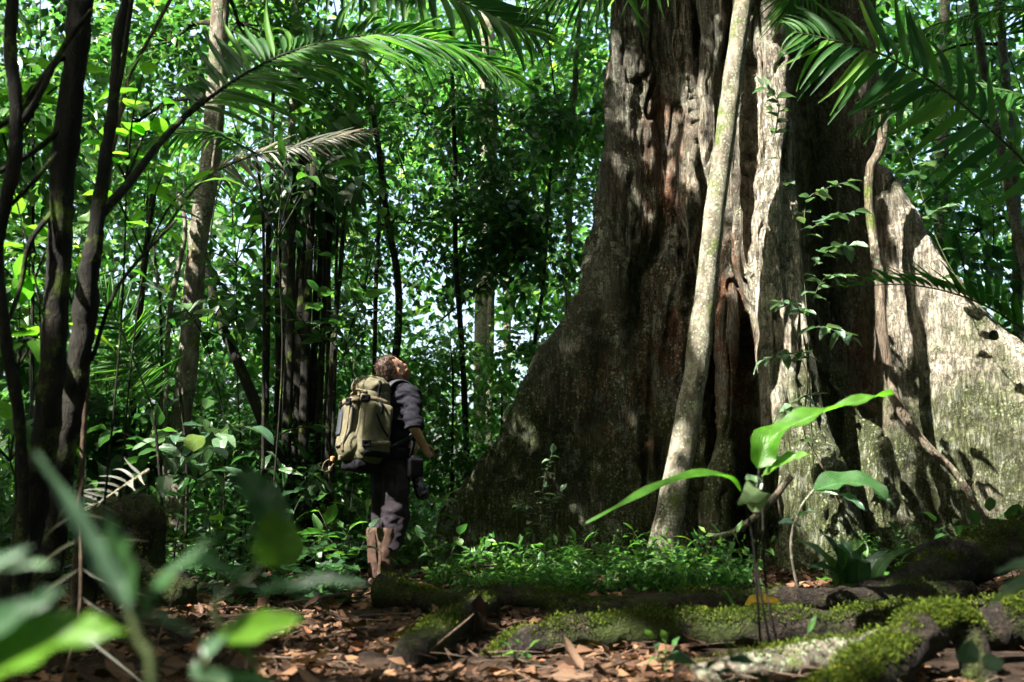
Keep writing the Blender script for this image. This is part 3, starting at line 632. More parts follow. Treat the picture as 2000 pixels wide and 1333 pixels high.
tree('slender_tree', 'crooked dark tree above the hiker with heavy shaded crown',
     [(700, 60, 10.8), (735, 260, 10.8), (755, 420, 10.8), (776, 540, 10.8), (778, 640, 10.8), (768, 760, 10.8), (765, 1020, 10.8)], [.03, .04, .045, .05], B_DARK,
     [(740, 330, 11, 110, 110, 120), (840, 230, 11.2, 120, 80, 110), (690, 470, 11, 70, 90, 70), (800, 440, 11.2, 80, 60, 70)], .12, G_MID)
tree('slender_tree', 'thin dark sapling trunk directly behind the hiker’s head',
     [(748, 300, 10.4), (738, 480, 10.4), (733, 620, 10.4), (728, 1000, 10.4)], [.016, .024, .028], B_DARK, [(690, 600, 10.6, 60, 50, 40)], .12, G_DARK)
tree('slender_tree', 'slim dark tree right of the hiker with dense small-leaved crown',
     [(880, 60, 11.2), (888, 300, 11.2), (890, 500, 11.2), (900, 650, 11.2), (908, 800, 11.2), (915, 1010, 11.2)], [.025, .03, .035, .04], B_DARK,
     [(930, 330, 11.4, 140, 130, 150), (1010, 470, 11.6, 110, 90, 100), (860, 510, 11.4, 90, 70, 80), (1040, 260, 11.8, 70, 70, 40), (940, 440, 11.5, 120, 80, 110)], .115, G_DARK)
tree('slender_tree', 'thick cream trunk glowing in sunlight in the gap',
     [(955, -150, 17.5), (950, 200, 17.5), (945, 480, 17.5), (943, 640, 17.5), (940, 1000, 17.5)], [.13, .15, .16, .18], B_PALE, [(960, 180, 17.5, 90, 90, 70)], .2, G_FAR)
tree('slender_tree', 'thin grey trunk in front of the sunlit cream trunk',
     [(968, 150, 14), (962, 400, 14), (960, 560, 14), (957, 720, 14), (955, 1000, 14)], [.04, .05, .055], B_PALE, [(985, 330, 14, 80, 70, 60)], .14, G_DARK)
tree('slender_tree', 'distant pale trunk nearest the giant buttress’s sloping edge',
     [(1000, 200, 19), (993, 500, 19), (990, 700, 19), (988, 1000, 19)], [.07, .08, .09], B_PALE, [], .14)
tree('slender_tree', 'small-leaved thin tree against the giant tree’s left edge',
     [(1075, 330, 12.6), (1060, 560, 12.6), (1030, 760, 12.6), (1010, 1000, 12.6)], [.02, .03, .035], B_DARK,
     [(1075, 520, 12.7, 90, 110, 80), (1020, 690, 12.5, 80, 80, 60), (1110, 380, 12.8, 60, 80, 50)], .10, G_FAR)
tree('slender_tree', 'bright broad-crowned tree hugging the giant trunk’s upper left',
     [(1140, -60, 14), (1120, 200, 14), (1110, 500, 14), (1105, 1000, 14)], [.03, .05, .06], B_PALE, [(1130, 160, 14, 100, 150, 190), (1090, 330, 14, 70, 90, 80)], .17, G_FAR)
tree('slender_tree', 'orange-stained pale trunk leaning at the right edge',
     [(1890, -60, 12), (1925, 150, 12), (1955, 290, 12), (1980, 420, 12), (2010, 560, 12), (2060, 900, 12)], [.05, .06, .065, .07], B_RUST, [], .14)
tree('slender_tree', 'mottled grey trunk with hanging crown far right',
     [(1945, -60, 13.4), (1968, 200, 13.4), (1985, 400, 13.4), (1990, 1000, 13.4)], [.06, .065, .08], B_PALE, [(1870, 260, 13.6, 140, 130, 80), (1900, 460, 13.4, 110, 90, 60), (1800, 120, 14, 90, 90, 40)], .16, G_FAR)
tree('slender_tree', 'broad leafy tree filling the top right corner',
     [(1850, -200, 15), (1840, 300, 15), (1835, 1000, 15)], [.08, .10, .12], B_PALE, [(1900, 80, 15, 140, 120, 90), (1960, 330, 15, 90, 130, 70), (1820, 420, 15, 70, 120, 50)], .19, G_FAR)
# bushes behind the hiker
for lab, u, v, Y, ru, rv, n, ls, mt in [
    ('fine-leaved bush right of the hiker’s shoulder', 880, 720, 10.9, 80, 90, 150, .085, G_MID),
    ('fine-leaved bush between hiker and giant buttress at waist height', 880, 880, 10.9, 60, 90, 120, .085, G_MID),
    ('speckled bush against the lower slope of the giant buttress', 975, 760, 12.2, 80, 80, 70, .085, G_FAR),
    ('pale speckled bush left of the hiker’s legs', 650, 930, 9.6, 60, 100, 150, .09, G_MID),
    ('shaded bush at the foot of the dark stem clump', 560, 950, 9.3, 70, 70, 130, .10, G_DARK),
    ('bright bush left of the backpack behind the stems', 640, 740, 11.5, 60, 90, 120, .10, G_MID),
    ('leafy bush between leaning trunk and stem clump', 470, 870, 9.6, 70, 90, 150, .11, G_DARK),
    ('dim bush at the left behind the two black trunks', 190, 780, 9.0, 100, 110, 180, .12, G_MID),
    ('bush below the rust-patched trunk’s left side', 270, 830, 8.9, 80, 70, 110, .13, G_DARK),
    ('bright bush at the far left edge', 30, 560, 8.0, 90, 150, 150, .15, G_MID),
    ('leaf-laden bush high at the left edge', 60, 230, 7.5, 110, 150, 140, .15, G_MID)]:
    tree('bush', lab, [(u, v - rv * .5, Y), (u + 5, v + rv * .5, Y), (u, max(v + rv, 1040), Y)], [.008, .014, .018], B_DARK, [(u, v, Y, ru, rv, n)], ls, mt, seg=6, cat='bush')

# clump of dark upright stems left of the hiker
cl = empty('stem_clump', tuple(P(595, 930, 9.4))); cl.location.z = ground_at(cl.location.x, 9.4)
tag(cl, 'tight clump of thin black upright palm stems left of the hiker', 'palm clump')
for k, (ub, ut, rr, vt) in enumerate([(518, 525, .035, 380), (535, 552, .045, 300), (552, 575, .05, 330), (566, 590, .055, 260), (580, 603, .06, 300), (594, 612, .05, 320), (604, 630, .04, 330),
                                      (616, 640, .032, 360), (628, 652, .03, 340), (600, 660, .022, 380), (638, 672, .028, 400), (572, 560, .03, 420), (612, 622, .022, 330), (648, 660, .018, 430)]):
    Yk = 9.4 + .35 * math.sin(k * 2.3)
    tube_obj('stem', [Vector((P(ub, 940, Yk).x, Yk, -.05)), P(ub + (ut - ub) * .35 + 5 * math.sin(k), 720, Yk), P(ub + (ut - ub) * .7 - 4 * math.sin(k * 1.7), 520, Yk), P(ut, vt, Yk)], [rr, rr * .85, rr * .6], B_DARK, cl, n=16, seg=8, rough=.1)
b, q = blob_points(P(620, 350, 9.5), (.42, .45, .5), 130, r3)
p_, d_, u_, s_ = twigs(b, q, 5, .5, .2, r3, .6, .5); V, F = leaf_cloud_arrays(p_, d_, u_, s_, .8)
world_obj('crown', V, F, G_DARK, cl, tuple(cl.location))

# the two near black trunks and their companions at the left
def simple_tree(name, label, path, rad, bark, branches=(), seg=12, cat='tree', rough=.16):
    pts = [P(*q) for q in path]; g = pts[-1]; z0 = ground_at(g.x, g.y)
    if g.z > z0 - .03: g = Vector((g.x + (g.x - pts[-2].x) * .5, g.y, z0 - .06)); pts.append(g)
    t = empty(name, (g.x, g.y, z0)); tag(t, label, cat)
    V, F = tube(pts, rad, n=14 * len(pts), seg=seg, rough=rough * 2, freq=14, seed=len(label)); world_obj('trunk', V, F, bark, t, tuple(g))
    for bp, br in branches:
        V, F = tube([P(*q) for q in bp], br, n=14, seg=7, rough=.15, freq=12); world_obj('branch', V, F, bark, t, tuple(g))
    return t
simple_tree('dark_tree', 'thickest black trunk at the left, out of focus',
            [(172, -160, 4.0), (158, 0, 4.0), (142, 170, 4.0), (124, 330, 4.0), (112, 560, 4.0), (98, 760, 4.0), (75, 930, 4.05), (45, 1080, 4.1), (20, 1190, 4.15)], [.05, .05, .05, .049, .053, .058, .062, .07], B_DARK,
            [([(135, 230, 4.0), (105, 265, 3.95), (60, 300, 3.9), (0, 335, 3.8)], [.014, .01]), ([(140, 115, 4), (110, 120, 3.95), (70, 175, 3.9), (30, 225, 3.9), (-20, 260, 3.9)], [.014, .011]),
             ([(150, 20, 4.0), (190, -60, 4.0), (215, -140, 4.0)], [.02, .014]), ([(118, 400, 4), (60, 470, 3.9), (40, 560, 3.9), (12, 640, 3.8)], [.013, .008])], seg=16)
simple_tree('dark_tree', 'second black trunk, right of the thickest one, with rusty sunlit flecks',
            [(268, -80, 4.6), (232, 60, 4.55), (222, 200, 4.5), (207, 300, 4.45), (188, 440, 4.4), (168, 590, 4.4), (150, 740, 4.4), (128, 880, 4.4), (110, 1030, 4.45), (95, 1130, 4.5)], [.022, .024, .027, .034, .05, .05, .045, .05, .06], B_DARK,
            [([(195, 420, 4.4), (250, 360, 4.5), (320, 270, 4.8), (400, 190, 5.2)], [.026, .02, .014]), ([(162, 690, 4.4), (180, 700, 4.4), (215, 590, 4.5), (260, 520, 4.7), (345, 430, 5.0)], [.012, .009, .007]),
             ([(215, 230, 4.5), (238, 140, 4.5), (262, -40, 4.5)], [.012, .012])], seg=14)
simple_tree('dark_tree', 'thin crooked dark trunk along the left edge',
            [(30, -60, 3.7), (20, 90, 3.7), (32, 210, 3.7), (26, 330, 3.7), (-5, 470, 3.7), (8, 640, 3.7), (35, 800, 3.75), (45, 960, 3.8), (40, 1120, 3.8)], [.022, .026, .024, .022, .024], B_DARK,
            [([(28, 260, 3.7), (75, 190, 3.7), (125, 90, 3.7), (180, 20, 3.7)], [.014, .01]), ([(22, 400, 3.7), (70, 350, 3.7), (110, 300, 3.75)], [.01, .008])])
simple_tree('dark_tree', 'bent bare pole crossing up from the second black trunk',
            [(365, -60, 5.2), (300, 60, 5.2), (262, 130, 5.2), (248, 165, 5.2), (215, 330, 5.1), (180, 600, 5.0), (150, 1080, 5.0)], [.009, .011, .012, .014, .018], B_TWIG)

# slim lianas
for lab, path, rad, bk in [
    ('pale liana looping beside the rust-patched trunk', [(350, 380, 8.4), (362, 450, 8.4), (345, 540, 8.4), (330, 620, 8.4), (326, 720, 8.4), (322, 900, 8.4), (330, 1000, 8.4)], [.014, .026, .022, .018], B_RUST),
    ('thin liana running down right of the rust-patched trunk top', [(445, -60, 8.5), (436, 100, 8.4), (432, 180, 8.4), (424, 260, 8.4), (415, 330, 8.45)], [.018, .02, .016], B_PALE),
    ('thick winding liana hanging in the giant tree’s dark hollow', [(1735, 150, 10.0), (1722, 280, 10.0), (1700, 330, 9.95), (1697, 400, 9.9), (1706, 470, 9.85), (1718, 560, 9.8), (1722, 640, 9.75), (1738, 730, 9.7), (1752, 790, 9.65), (1800, 860, 9.6), (1870, 930, 9.5), (1920, 1010, 9.4)], [.06, .05, .045, .055, .055, .05, .04, .03], B_GIANT),
    ('slack thin vine hanging down the giant tree’s mossy column', [(1562, 600, 8.9), (1558, 680, 8.88), (1578, 740, 8.9), (1570, 840, 8.85), (1600, 900, 8.8), (1640, 990, 8.8)], [.006, .006], B_TWIG),
    ('pale hanging root below the bright long leaf', [(1524, 930, 8.6), (1520, 980, 8.6), (1535, 1050, 8.6), (1540, 1090, 8.6)], [.01, .008], B_PALE),
    ('brown root arching out from the giant tree’s foot', [(1545, 930, 8.5), (1500, 985, 8.5), (1440, 1035, 8.5), (1390, 1050, 8.55)], [.03, .028, .02], B_RUST)]:
    pts = [P(*q) for q in path]; o = tube_obj('liana', pts, rad, bk, n=10 * len(pts), seg=8, rough=.15, freq=14, base=tuple(pts[-1])); tag(o, lab, 'liana')
# pale trunk leaning on the giant tree
pts = [P(1466, -140, 9.2), P(1452, 0, 9.18), P(1432, 150, 9.15), P(1412, 300, 9.1), P(1388, 480, 9.02), P(1364, 690, 8.95), P(1338, 850, 8.9), P(1308, 1000, 8.82), P(1290, 1095, 8.75), P(1282, 1135, 8.73)]
t = empty('pale_tree', tuple(pts[-1])); tag(t, 'slender pale lichen-blotched trunk leaning against the giant tree', 'tree')
V, F = tube(pts, [.088, .09, .09, .098, .098, .108, .112, .12, .135, .16], n=110, seg=28, rough=.16, freq=4, seed=4); world_obj('trunk', V, F, B_PALE, t, tuple(pts[-1]))

# ------------------------------------------------------------------ palm fronds
r4 = np.random.default_rng(33)
def gp2(u, Y):
    x = (u - 1000) / FPX * Y; return Vector((x, Y, ground_at(x, Y)))
def frond(parent, path, n, length, mat=PALM, up=(0, 0, 1), droop=.25, a0=75, a1=25, rr=.012, part='rachis', kind='blade', sides=(1, -1), wf=1.0, lift=.15, bark=B_STEM, lprof=None, skip=0.08):
    pts = [P(*q) if not isinstance(q, Vector) else q for q in path]
    ra = tube_obj(part, pts, [rr, rr * .7, rr * .25], bark, parent, n=30, seg=6)
    host = ra if part == 'frond' else parent
    p = spline(pts, 200); T = np.gradient(p, axis=0); T /= np.linalg.norm(T, axis=1)[:, None]
    ms = leaf_meshes(kind, mat, 'leaflet'); U0 = np.array(up, float)
    hb = root_of(host)
    for k in range(n):
        t = skip + (1 - skip) * (k + .5) / n; q = int(t * 199); tt = T[q]; u = U0 - tt * tt.dot(U0); u /= np.linalg.norm(u) + 1e-9; S = np.cross(tt, u)
        lp = (math.sin(math.pi * min(1, t * .86 + .12)) ** .6) if lprof is None else np.interp(t, *zip(*lprof))
        for sd_ in sides:
            a = R(a0 + (a1 - a0) * t + r4.normal(0, 4)); d = tt * math.cos(a) + S * sd_ * math.sin(a) + u * (lift + r4.normal(0, .07)) - np.array([0, 0, droop * r4.uniform(.6, 1.3)])
            upv = u + S * sd_ * r4.normal(-.25, .25)
            o = bpy.data.objects.new('leaflet', ms[int(r4.integers(len(ms)))]); COL.objects.link(o); o.parent = host
            o.matrix_basis = basis(Vector(p[q]) - hb, Vector(d), Vector(upv), length * lp * r4.uniform(.88, 1.1), wf)
    return ra
fr = empty('palm_frond', tuple(P(270, 330, 5.0))); tag(fr, 'long dark palm frond arching over the hiker from the left', 'palm frond')
frond(fr, [(262, 345, 5.0), (330, 260, 5.1), (440, 170, 5.3), (560, 105, 5.5), (700, 72, 5.7), (830, 76, 5.85), (930, 110, 5.95), (1010, 165, 6.0)], 74, .60, up=(.05, -.75, .65), droop=.18, a0=78, a1=30, rr=.013, wf=.95, skip=.22, bark=B_DARK)
fr = empty('palm_frond', tuple(P(700, -60, 6.5))); tag(fr, 'palm frond of broad leaflets across the top left of centre', 'palm frond')
frond(fr, [(470, -150, 6.6), (640, -90, 6.5), (820, -30, 6.4), (960, 30, 6.4), (1060, 75, 6.4)], 36, .62, up=(.1, -.8, .6), droop=.3, a0=75, a1=30, rr=.014, kind='wide_blade', wf=1.1)
fr = empty('palm_frond', tuple(P(1330, -110, 6.2))); tag(fr, 'palm frond dangling narrow leaflets from the top edge before the giant trunk', 'palm frond')
frond(fr, [(1480, -190, 6.6), (1330, -100, 6.3), (1180, -40, 6.1), (1020, 10, 6.0)], 26, .5, up=(.2, -.3, .9), droop=.9, a0=65, a1=20, rr=.012, wf=1.2)
fr = empty('palm_frond', tuple(P(1590, -60, 6.2))); tag(fr, 'wispy thin-leaved frond hanging at the top, right of the pale trunk', 'palm frond')
frond(fr, [(1660, -120, 6.2), (1590, -60, 6.2), (1550, -10, 6.1), (1530, 40, 6.1)], 22, .42, up=(.2, -.6, .5), droop=.5, a0=60, a1=15, rr=.007, wf=.6, mat=PALM)
# palm standing off to the right: its fronds reach into the picture
pt = empty('palm_tree', (4.55, 6.3, ground_at(4.55, 6.3))); tag(pt, 'palm at the right edge with big dark green fronds', 'palm')
tube_obj('trunk', [Vector((4.55, 6.3, 0)), Vector((4.5, 6.35, 1.2)), Vector((4.4, 6.3, 2.45))], [.09, .075, .07], B_DARK, pt, n=18, seg=12, rough=.1)
top = Vector((4.4, 6.3, 2.45))
frond(pt, [top, P(2060, 370, 6.2), P(1985, 300, 6.1), P(1880, 205, 6.0), P(1780, 135, 5.95), P(1690, 95, 5.9), P(1610, 75, 5.9), P(1550, 62, 5.9)], 28, .62, up=(.12, -.95, .25), droop=.03, a0=86, a1=42, rr=.012, part='frond', wf=1.45, skip=.2, lift=.05)
frond(pt, [top, P(2060, 220, 6.5), P(1960, 178, 6.5), P(1850, 175, 6.45), P(1750, 205, 6.4), P(1670, 258, 6.35)], 34, .40, up=(.1, -.55, .8), droop=.35, a0=65, a1=25, rr=.01, part='frond', wf=1.3, skip=.25, mat=PALM)
frond(pt, [top, P(2100, 60, 6.9), P(2000, 20, 7.0), P(1900, 30, 7.0), P(1800, 60, 7.0), P(1735, 110, 7.0)], 32, .42, up=(.1, -.4, .9), droop=.4, a0=65, a1=25, rr=.01, part='frond', wf=1.2, skip=.25)
frond(pt, [top, P(2090, 690, 6.2), P(1995, 640, 6.1), P(1930, 600, 6.05), P(1850, 570, 6.0), P(1760, 556, 6.0), P(1640, 562, 6.0)], 30, .34, up=(.0, -.2, 1.0), droop=-.1, a0=45, a1=15, rr=.01, part='frond', wf=1.7, lift=.5, skip=.22)
frond(pt, [top, P(2120, 130, 6.8), P(2010, -20, 7.2), P(1890, -90, 7.6), P(1740, -60, 7.9)], 26, .5, up=(.1, -.4, .9), droop=.5, rr=.012, part='frond', wf=1.2, skip=.25)
# feathery, cobwebbed frond across the middle left
fr = empty('palm_frond', tuple(P(390, 360, 7.6))); tag(fr, 'greyish cobwebbed palm frond spread across the middle left', 'palm frond')
tube_obj('petiole', [gp2(325, 7.8), P(315, 660, 7.8), P(300, 480, 7.8)], [.014, .012, .010], B_DARK, fr, n=16, seg=6)
frond(fr, [(300, 480, 7.8), (390, 360, 7.7), (480, 310, 7.6), (580, 288, 7.5), (660, 268, 7.45), (730, 252, 7.4)], 44, .42, mat=PALM_DRY, up=(.1, -.7, .7), droop=.25, a0=70, a1=20, rr=.012, wf=.9, lift=.1)
fr = empty('palm_frond', tuple(P(250, 300, 7.0))); tag(fr, 'fine dark fern-like frond drooping left of the rust-patched trunk', 'palm frond')
tube_obj('petiole', [gp2(525, 7.6), P(515, 480, 7.6), P(500, 300, 7.6)], [.014, .012, .010], B_DARK, fr, n=16, seg=6)
frond(fr, [(500, 300, 7.6), (420, 262, 7.5), (340, 262, 7.4), (270, 285, 7.3), (225, 330, 7.2)], 36, .4, up=(.1, -.5, .8), droop=.35, a0=65, a1=20, rr=.009, wf=.8, mat=PALM)
fr = empty('palm_frond', tuple(P(330, 700, 7.8))); tag(fr, 'short ribbed palm frond beside the rust-patched trunk’s base', 'palm frond')
tube_obj('petiole', [gp2(375, 7.8), P(365, 925, 7.8), P(350, 745, 7.8)], [.014, .012, .010], B_DARK, fr, n=16, seg=6)
frond(fr, [(350, 745, 7.8), (300, 712, 7.7), (240, 715, 7.7), (185, 750, 7.6)], 24, .36, up=(.1, -.8, .5), droop=.3, a0=75, a1=30, rr=.008, wf=1.0, mat=PALM)
fr = empty('palm_frond', tuple(P(230, 660, 6.8))); tag(fr, 'narrow-leaved frond fanning behind the second black trunk', 'palm frond')
tube_obj('petiole', [gp2(325, 7.0), P(315, 980, 7.0), P(300, 800, 7.0)], [.014, .012, .010], B_DARK, fr, n=16, seg=6)
frond(fr, [(300, 800, 7.0), (260, 700, 6.9), (225, 620, 6.8), (180, 560, 6.7)], 22, .36, up=(.1, -.8, .4), droop=.2, rr=.008, wf=.9, mat=PALM)

# ------------------------------------------------------------------ leafy plants: every leaf its own part
r5 = np.random.default_rng(55)
def plant(name, label, stems, leaves, mat, kind='oval', size=(.12, .2), cat='plant', srad=.006, t0=.35, group=None, droop=.25, spread=.9, stem_mat=B_STEM, up=(0, 0, 1), base=None, face=0.0, t0s=None):
    """stems: lists of picture points, root last; leaves alternate along each stem's upper part"""
    S = [[(P(*q) if not isinstance(q, Vector) else q) for q in st] for st in stems]
    g = S[0][-1] if base is None else base
    t = empty(name, tuple(g)); tag(t, label, cat, group); ms = leaf_meshes(kind, mat)
    for si, st in enumerate(S):
        t0 = t0s[si] if t0s else t0
        tube_obj('stem', st[::-1], [srad, srad * .7, srad * .35], stem_mat, t, n=14, seg=6)
        p = spline(st, 60); T = np.gradient(p, axis=0); T /= np.linalg.norm(T, axis=1)[:, None] + 1e-9
        n = max(1, leaves // len(S)); ph = r5.uniform(0, 6)
        for k in range(n):
            q = int(59 * (1 - t0) * (k + .2) / n); tt = -T[q]; a = ph + k * 2.4
            side = np.array([math.cos(a), math.sin(a), 0]); side[1] -= face
            d = tt * .45 + side * spread + np.array([0, 0, -droop * r5.uniform(.2, 1.5)])
            if k == 0: d = tt * .8 + side * .3 - np.array([0, 0, droop * .5])
            o = bpy.data.objects.new('leaf', ms[int(r5.integers(len(ms)))]); COL.objects.link(o); o.parent = t
            o.matrix_basis = basis(Vector(p[q]) - g, Vector(d), Vector(up) + Vector(r5.normal(0, .25, 3)), r5.uniform(*size), r5.uniform(.85, 1.15))
    return t
def gp(u, Y):
    x = (u - 1000) / FPX * Y; return Vector((x, Y, ground_at(x, Y)))
# understorey shrubs with broad leaves
for lab, u, v, Y, n, mt, kd, sz in [
    ('broad-leaved grey-green shrub left of centre beneath the rust-patched trunk', 400, 850, 7.4, 26, L_WAXY, 'oval', (.17, .28)),
    ('large-leaved dim shrub beside the mossy stump', 300, 880, 7.3, 22, L_DARK, 'oval', (.18, .28)),
    ('shrub with pale hanging leaves right of the mossy stump', 380, 930, 7.0, 14, L_WAXY, 'oval', (.2, .28)),
    ('leafy sapling in front of the rust-patched trunk at half height', 420, 600, 7.8, 24, L_DARK, 'oval', (.18, .28)),
    ('sapling spreading flat leaves across the dark stem clump', 620, 620, 8.4, 26, L_DARK, 'oval', (.16, .26)),
    ('drooping sapling before the stem clump’s right side', 680, 640, 8.6, 16, L_DARK, 'lance', (.18, .28)),
    ('sapling with grey glossy leaves above the hiker to the left', 720, 480, 9.0, 18, L_DARK, 'oval', (.15, .24)),
    ('leafy shrub under the stem clump with slim leaves', 520, 880, 8.2, 26, L_DARK, 'lance', (.15, .24)),
    ('dense low shrub between stem clump and hiker’s legs', 600, 950, 8.4, 34, L_DARK, 'lance', (.14, .22)),
    ('shrub with narrow leaves left of the stem clump base', 450, 960, 7.8, 24, L_DARK, 'lance', (.15, .24)),
    ('bright-edged shrub in the middle left below the cobwebbed frond', 450, 420, 8.8, 18, L_MID, 'oval', (.14, .22)),
    ('broad-leaved shrub low at the far left', 20, 870, 4.8, 14, L_MID, 'oval', (.16, .24)),
    ('ribbed broad leaves at the left edge behind the thin crooked trunk', 40, 640, 4.6, 10, L_BRIGHT, 'oval', (.2, .3)),
    ('sunlit large-leaved sapling between the black trunks and the arching frond', 250, 200, 5.0, 22, L_BRIGHT, 'oval', (.14, .24)),
    ('bright sapling leaves against the second black trunk', 290, 385, 5.6, 14, L_BRIGHT, 'oval', (.13, .2)),
    ('bright leafy sapling in the upper left corner', 60, 130, 4.4, 18, L_BRIGHT, 'oval', (.14, .22)),
    ('glowing leaf cluster at the left edge near mid height', 40, 470, 4.6, 16, L_BRIGHT, 'oval', (.13, .2)),
    ('bright-leaved sapling between the two black trunks', 160, 500, 5.4, 14, L_BRIGHT, 'oval', (.13, .2)),
    ('slim sapling with hanging lance leaves under the cobwebbed frond', 560, 350, 7.0, 7, L_MID, 'lance', (.25, .36))]:
    top = P(u, v - 50, Y); lx = r5.uniform(-60, 60); g = gp(u + lx, Y + r5.uniform(.1, .5)); m = Y / FPX; w1, w2 = r5.uniform(-.09, .09, 2)
    st = [[top, top * .8 + g * .2 + Vector((w1, 0, 0)), top * .5 + g * .5 + Vector((w2, 0, 0)), g]]; q0 = top * .8 + g * .2 + Vector((w1, 0, 0))
    for k in range(3):
        a = r5.uniform(-1, 1); e = P(u + (95, -95, 30)[k], v - 15 + 45 * a, Y - .15 * k)
        st.append([e, (e + q0) * .5 + Vector((0, -.03, .06)), q0])
    plant('broad_leaved_shrub', lab, st, n, mt, kd, sz, 'shrub', srad=.007, t0s=[.75 if v < 750 else .5, 0, 0, 0], face=.25, droop=.4, stem_mat=B_DARK, base=g)
# bright low plants at the hiker's feet and along the floor
for lab, u, Y, h, n, mt, kd, sz in [
    ('glossy low plant left of the hiker’s boots', 650, 7.3, .42, 14, L_MID, 'oval', (.16, .25)),
    ('broad glossy plant in front of the pale speckled bush', 585, 7.5, .45, 14, L_DARK, 'oval', (.18, .26)),
    ('bright low plant farthest left in the boot-side row', 530, 7.2, .32, 12, L_MID, 'oval', (.15, .22)),
    ('tall broad-leaved plant between stump and rust-patched trunk', 300, 7.0, .75, 20, L_DARK, 'oval', (.16, .26)),
    ('leafy plant below the grey-green shrub left of centre', 380, 6.9, .6, 18, L_MID, 'oval', (.15, .24)),
    ('long-leaved plant before the leaning dark trunk', 455, 7.3, .75, 18, L_DARK, 'lance', (.2, .32)),
    ('plant of hanging glossy leaves at the stem clump’s foot', 545, 7.9, .8, 20, L_DARK, 'oval', (.15, .24)),
    ('bright pointed-leaf plant just left of the trousers', 668, 8.3, .85, 20, L_MID, 'lance', (.16, .26)),
    ('knee-high plant half hiding the left boot', 690, 7.35, .42, 12, L_DARK, 'oval', (.13, .2)),
    ('lance-leaved plant between boots and buttress toe', 815, 8.1, .55, 16, L_MID, 'lance', (.13, .22)),
    ('shaded plant at the very tip of the left buttress', 850, 9.0, .7, 16, L_DARK, 'lance', (.13, .2)),
    ('broad plant at the left edge below the black trunks', 130, 6.4, .6, 16, L_DARK, 'oval', (.16, .25)),
    ('fan of narrow leaves behind the mossy stump', 215, 7.2, .8, 18, L_MID, 'lance', (.2, .3)),
    ('sprawling small plant on the litter before the thick mossy log', 1290, 3.85, .13, 9, L_DARK, 'oval', (.05, .08)),
    ('little seedling on the litter right of the upright pale leaf', 1010, 3.95, .12, 7, L_MID, 'oval', (.045, .07)),
    ('small round-leaved seedling right of the boots', 865, 7.5, .36, 8, L_DARK, 'round', (.08, .13)),
    ('heart-leaved seedling near the buttress toe', 930, 7.7, .30, 9, L_MID, 'round', (.09, .14)),
    ('grey-green leafy seedling before the dark buttress face', 990, 8.2, .28, 12, L_DARK, 'oval', (.09, .15)),
    ('yellow-green rosette in the middle of the grassy patch', 1010, 7.2, .22, 12, L_BRIGHT, 'lance', (.10, .16)),
    ('leafy seedling at the edge of the buttress shadow', 1110, 8.1, .30, 10, L_MID, 'lance', (.11, .16)),
    ('tall seedling at the foot of the leaning pale trunk', 1270, 8.2, .38, 16, L_MID, 'lance', (.11, .17)),
    ('feathery green seedling just right of the pale trunk foot', 1330, 8.1, .34, 16, L_MID, 'lance', (.10, .16)),
    ('herb with pointed leaves left of the tall bright-leaved stems', 1390, 7.6, .38, 14, L_MID, 'lance', (.12, .18)),
    ('seedling among herbs behind the tall bright-leaved stems', 1470, 7.8, .34, 12, L_MID, 'lance', (.11, .17)),
    ('seedling at the dead log’s broken end', 800, 6.9, .22, 8, L_DARK, 'oval', (.09, .14)),
    ('low dark seedling on the litter left of the log’s broken end', 655, 6.4, .18, 8, L_DARK, 'oval', (.10, .15)),
    ('small plant by the buttress root at far right', 1830, 7.6, .42, 16, L_DARK, 'lance', (.14, .2)),
    ('tallest leafy plant at the foot of the sunlit buttress', 1880, 7.2, .55, 16, L_DARK, 'oval', (.14, .2)),
    ('plant with a drooping leaf at the right edge below the sunlit buttress', 1965, 6.6, .52, 12, L_DARK, 'oval', (.16, .22)),
    ('seedling under the dark hollow of the giant tree', 1740, 7.9, .36, 12, L_DARK, 'lance', (.12, .18)),
    ('bright pointed seedling right of the dark rosette plant', 1715, 6.0, .32, 10, L_MID, 'lance', (.14, .2))]:
    g = gp(u, Y); st = []
    for k in range(3):
        a = k * 2.1 + r5.uniform(0, 1); st.append([g + Vector((math.cos(a) * h * .45, math.sin(a) * h * .35, h * r5.uniform(.75, 1.1))), g + Vector((math.cos(a) * h * .15, math.sin(a) * h * .1, h * .5)), g])
    plant('low_plant', lab, st, n, mt, kd, sz, 'plant', srad=.004, t0=.35, face=.3)
# pale sunlit shrub in front of the buttress
g = gp(1050, 8.8)
plant('sunlit_shrub', 'small-leaved shrub catching white sunlight against the dark buttress', [[P(1078, 885, 8.9), P(1060, 960, 8.9), g], [P(1010, 985, 8.8), P(1035, 1010, 8.8), g], [P(1095, 960, 8.8), P(1070, 1000, 8.8), g]], 42, L_WAXY, 'oval', (.07, .12), 'shrub', srad=.005, t0=.3, face=.4)
# climber on the giant tree
cs2 = []
for st in [[(1500, 175, 9.15), (1512, 260, 9.1), (1535, 360, 9.05), (1560, 470, 8.95), (1575, 600, 8.85), (1582, 760, 8.7), (1590, 940, 8.6)],
           [(1655, 355, 8.75), (1610, 370, 8.85), (1575, 395, 8.9), (1570, 480, 8.9)], [(1668, 415, 8.7), (1620, 425, 8.8), (1580, 450, 8.9)], [(1665, 480, 8.7), (1625, 485, 8.8), (1590, 520, 8.85)],
           [(1650, 540, 8.7), (1610, 545, 8.8), (1585, 590, 8.85)], [(1665, 660, 8.65), (1620, 640, 8.75), (1590, 640, 8.8)], [(1520, 590, 8.8), (1550, 600, 8.85), (1580, 620, 8.85)],
           [(1500, 700, 8.7), (1540, 690, 8.75), (1580, 700, 8.8)], [(1520, 830, 8.6), (1545, 790, 8.65), (1582, 770, 8.7)], [(1490, 170, 9.1), (1520, 200, 9.05), (1515, 260, 9.1)]]:
    cs2.append(st)
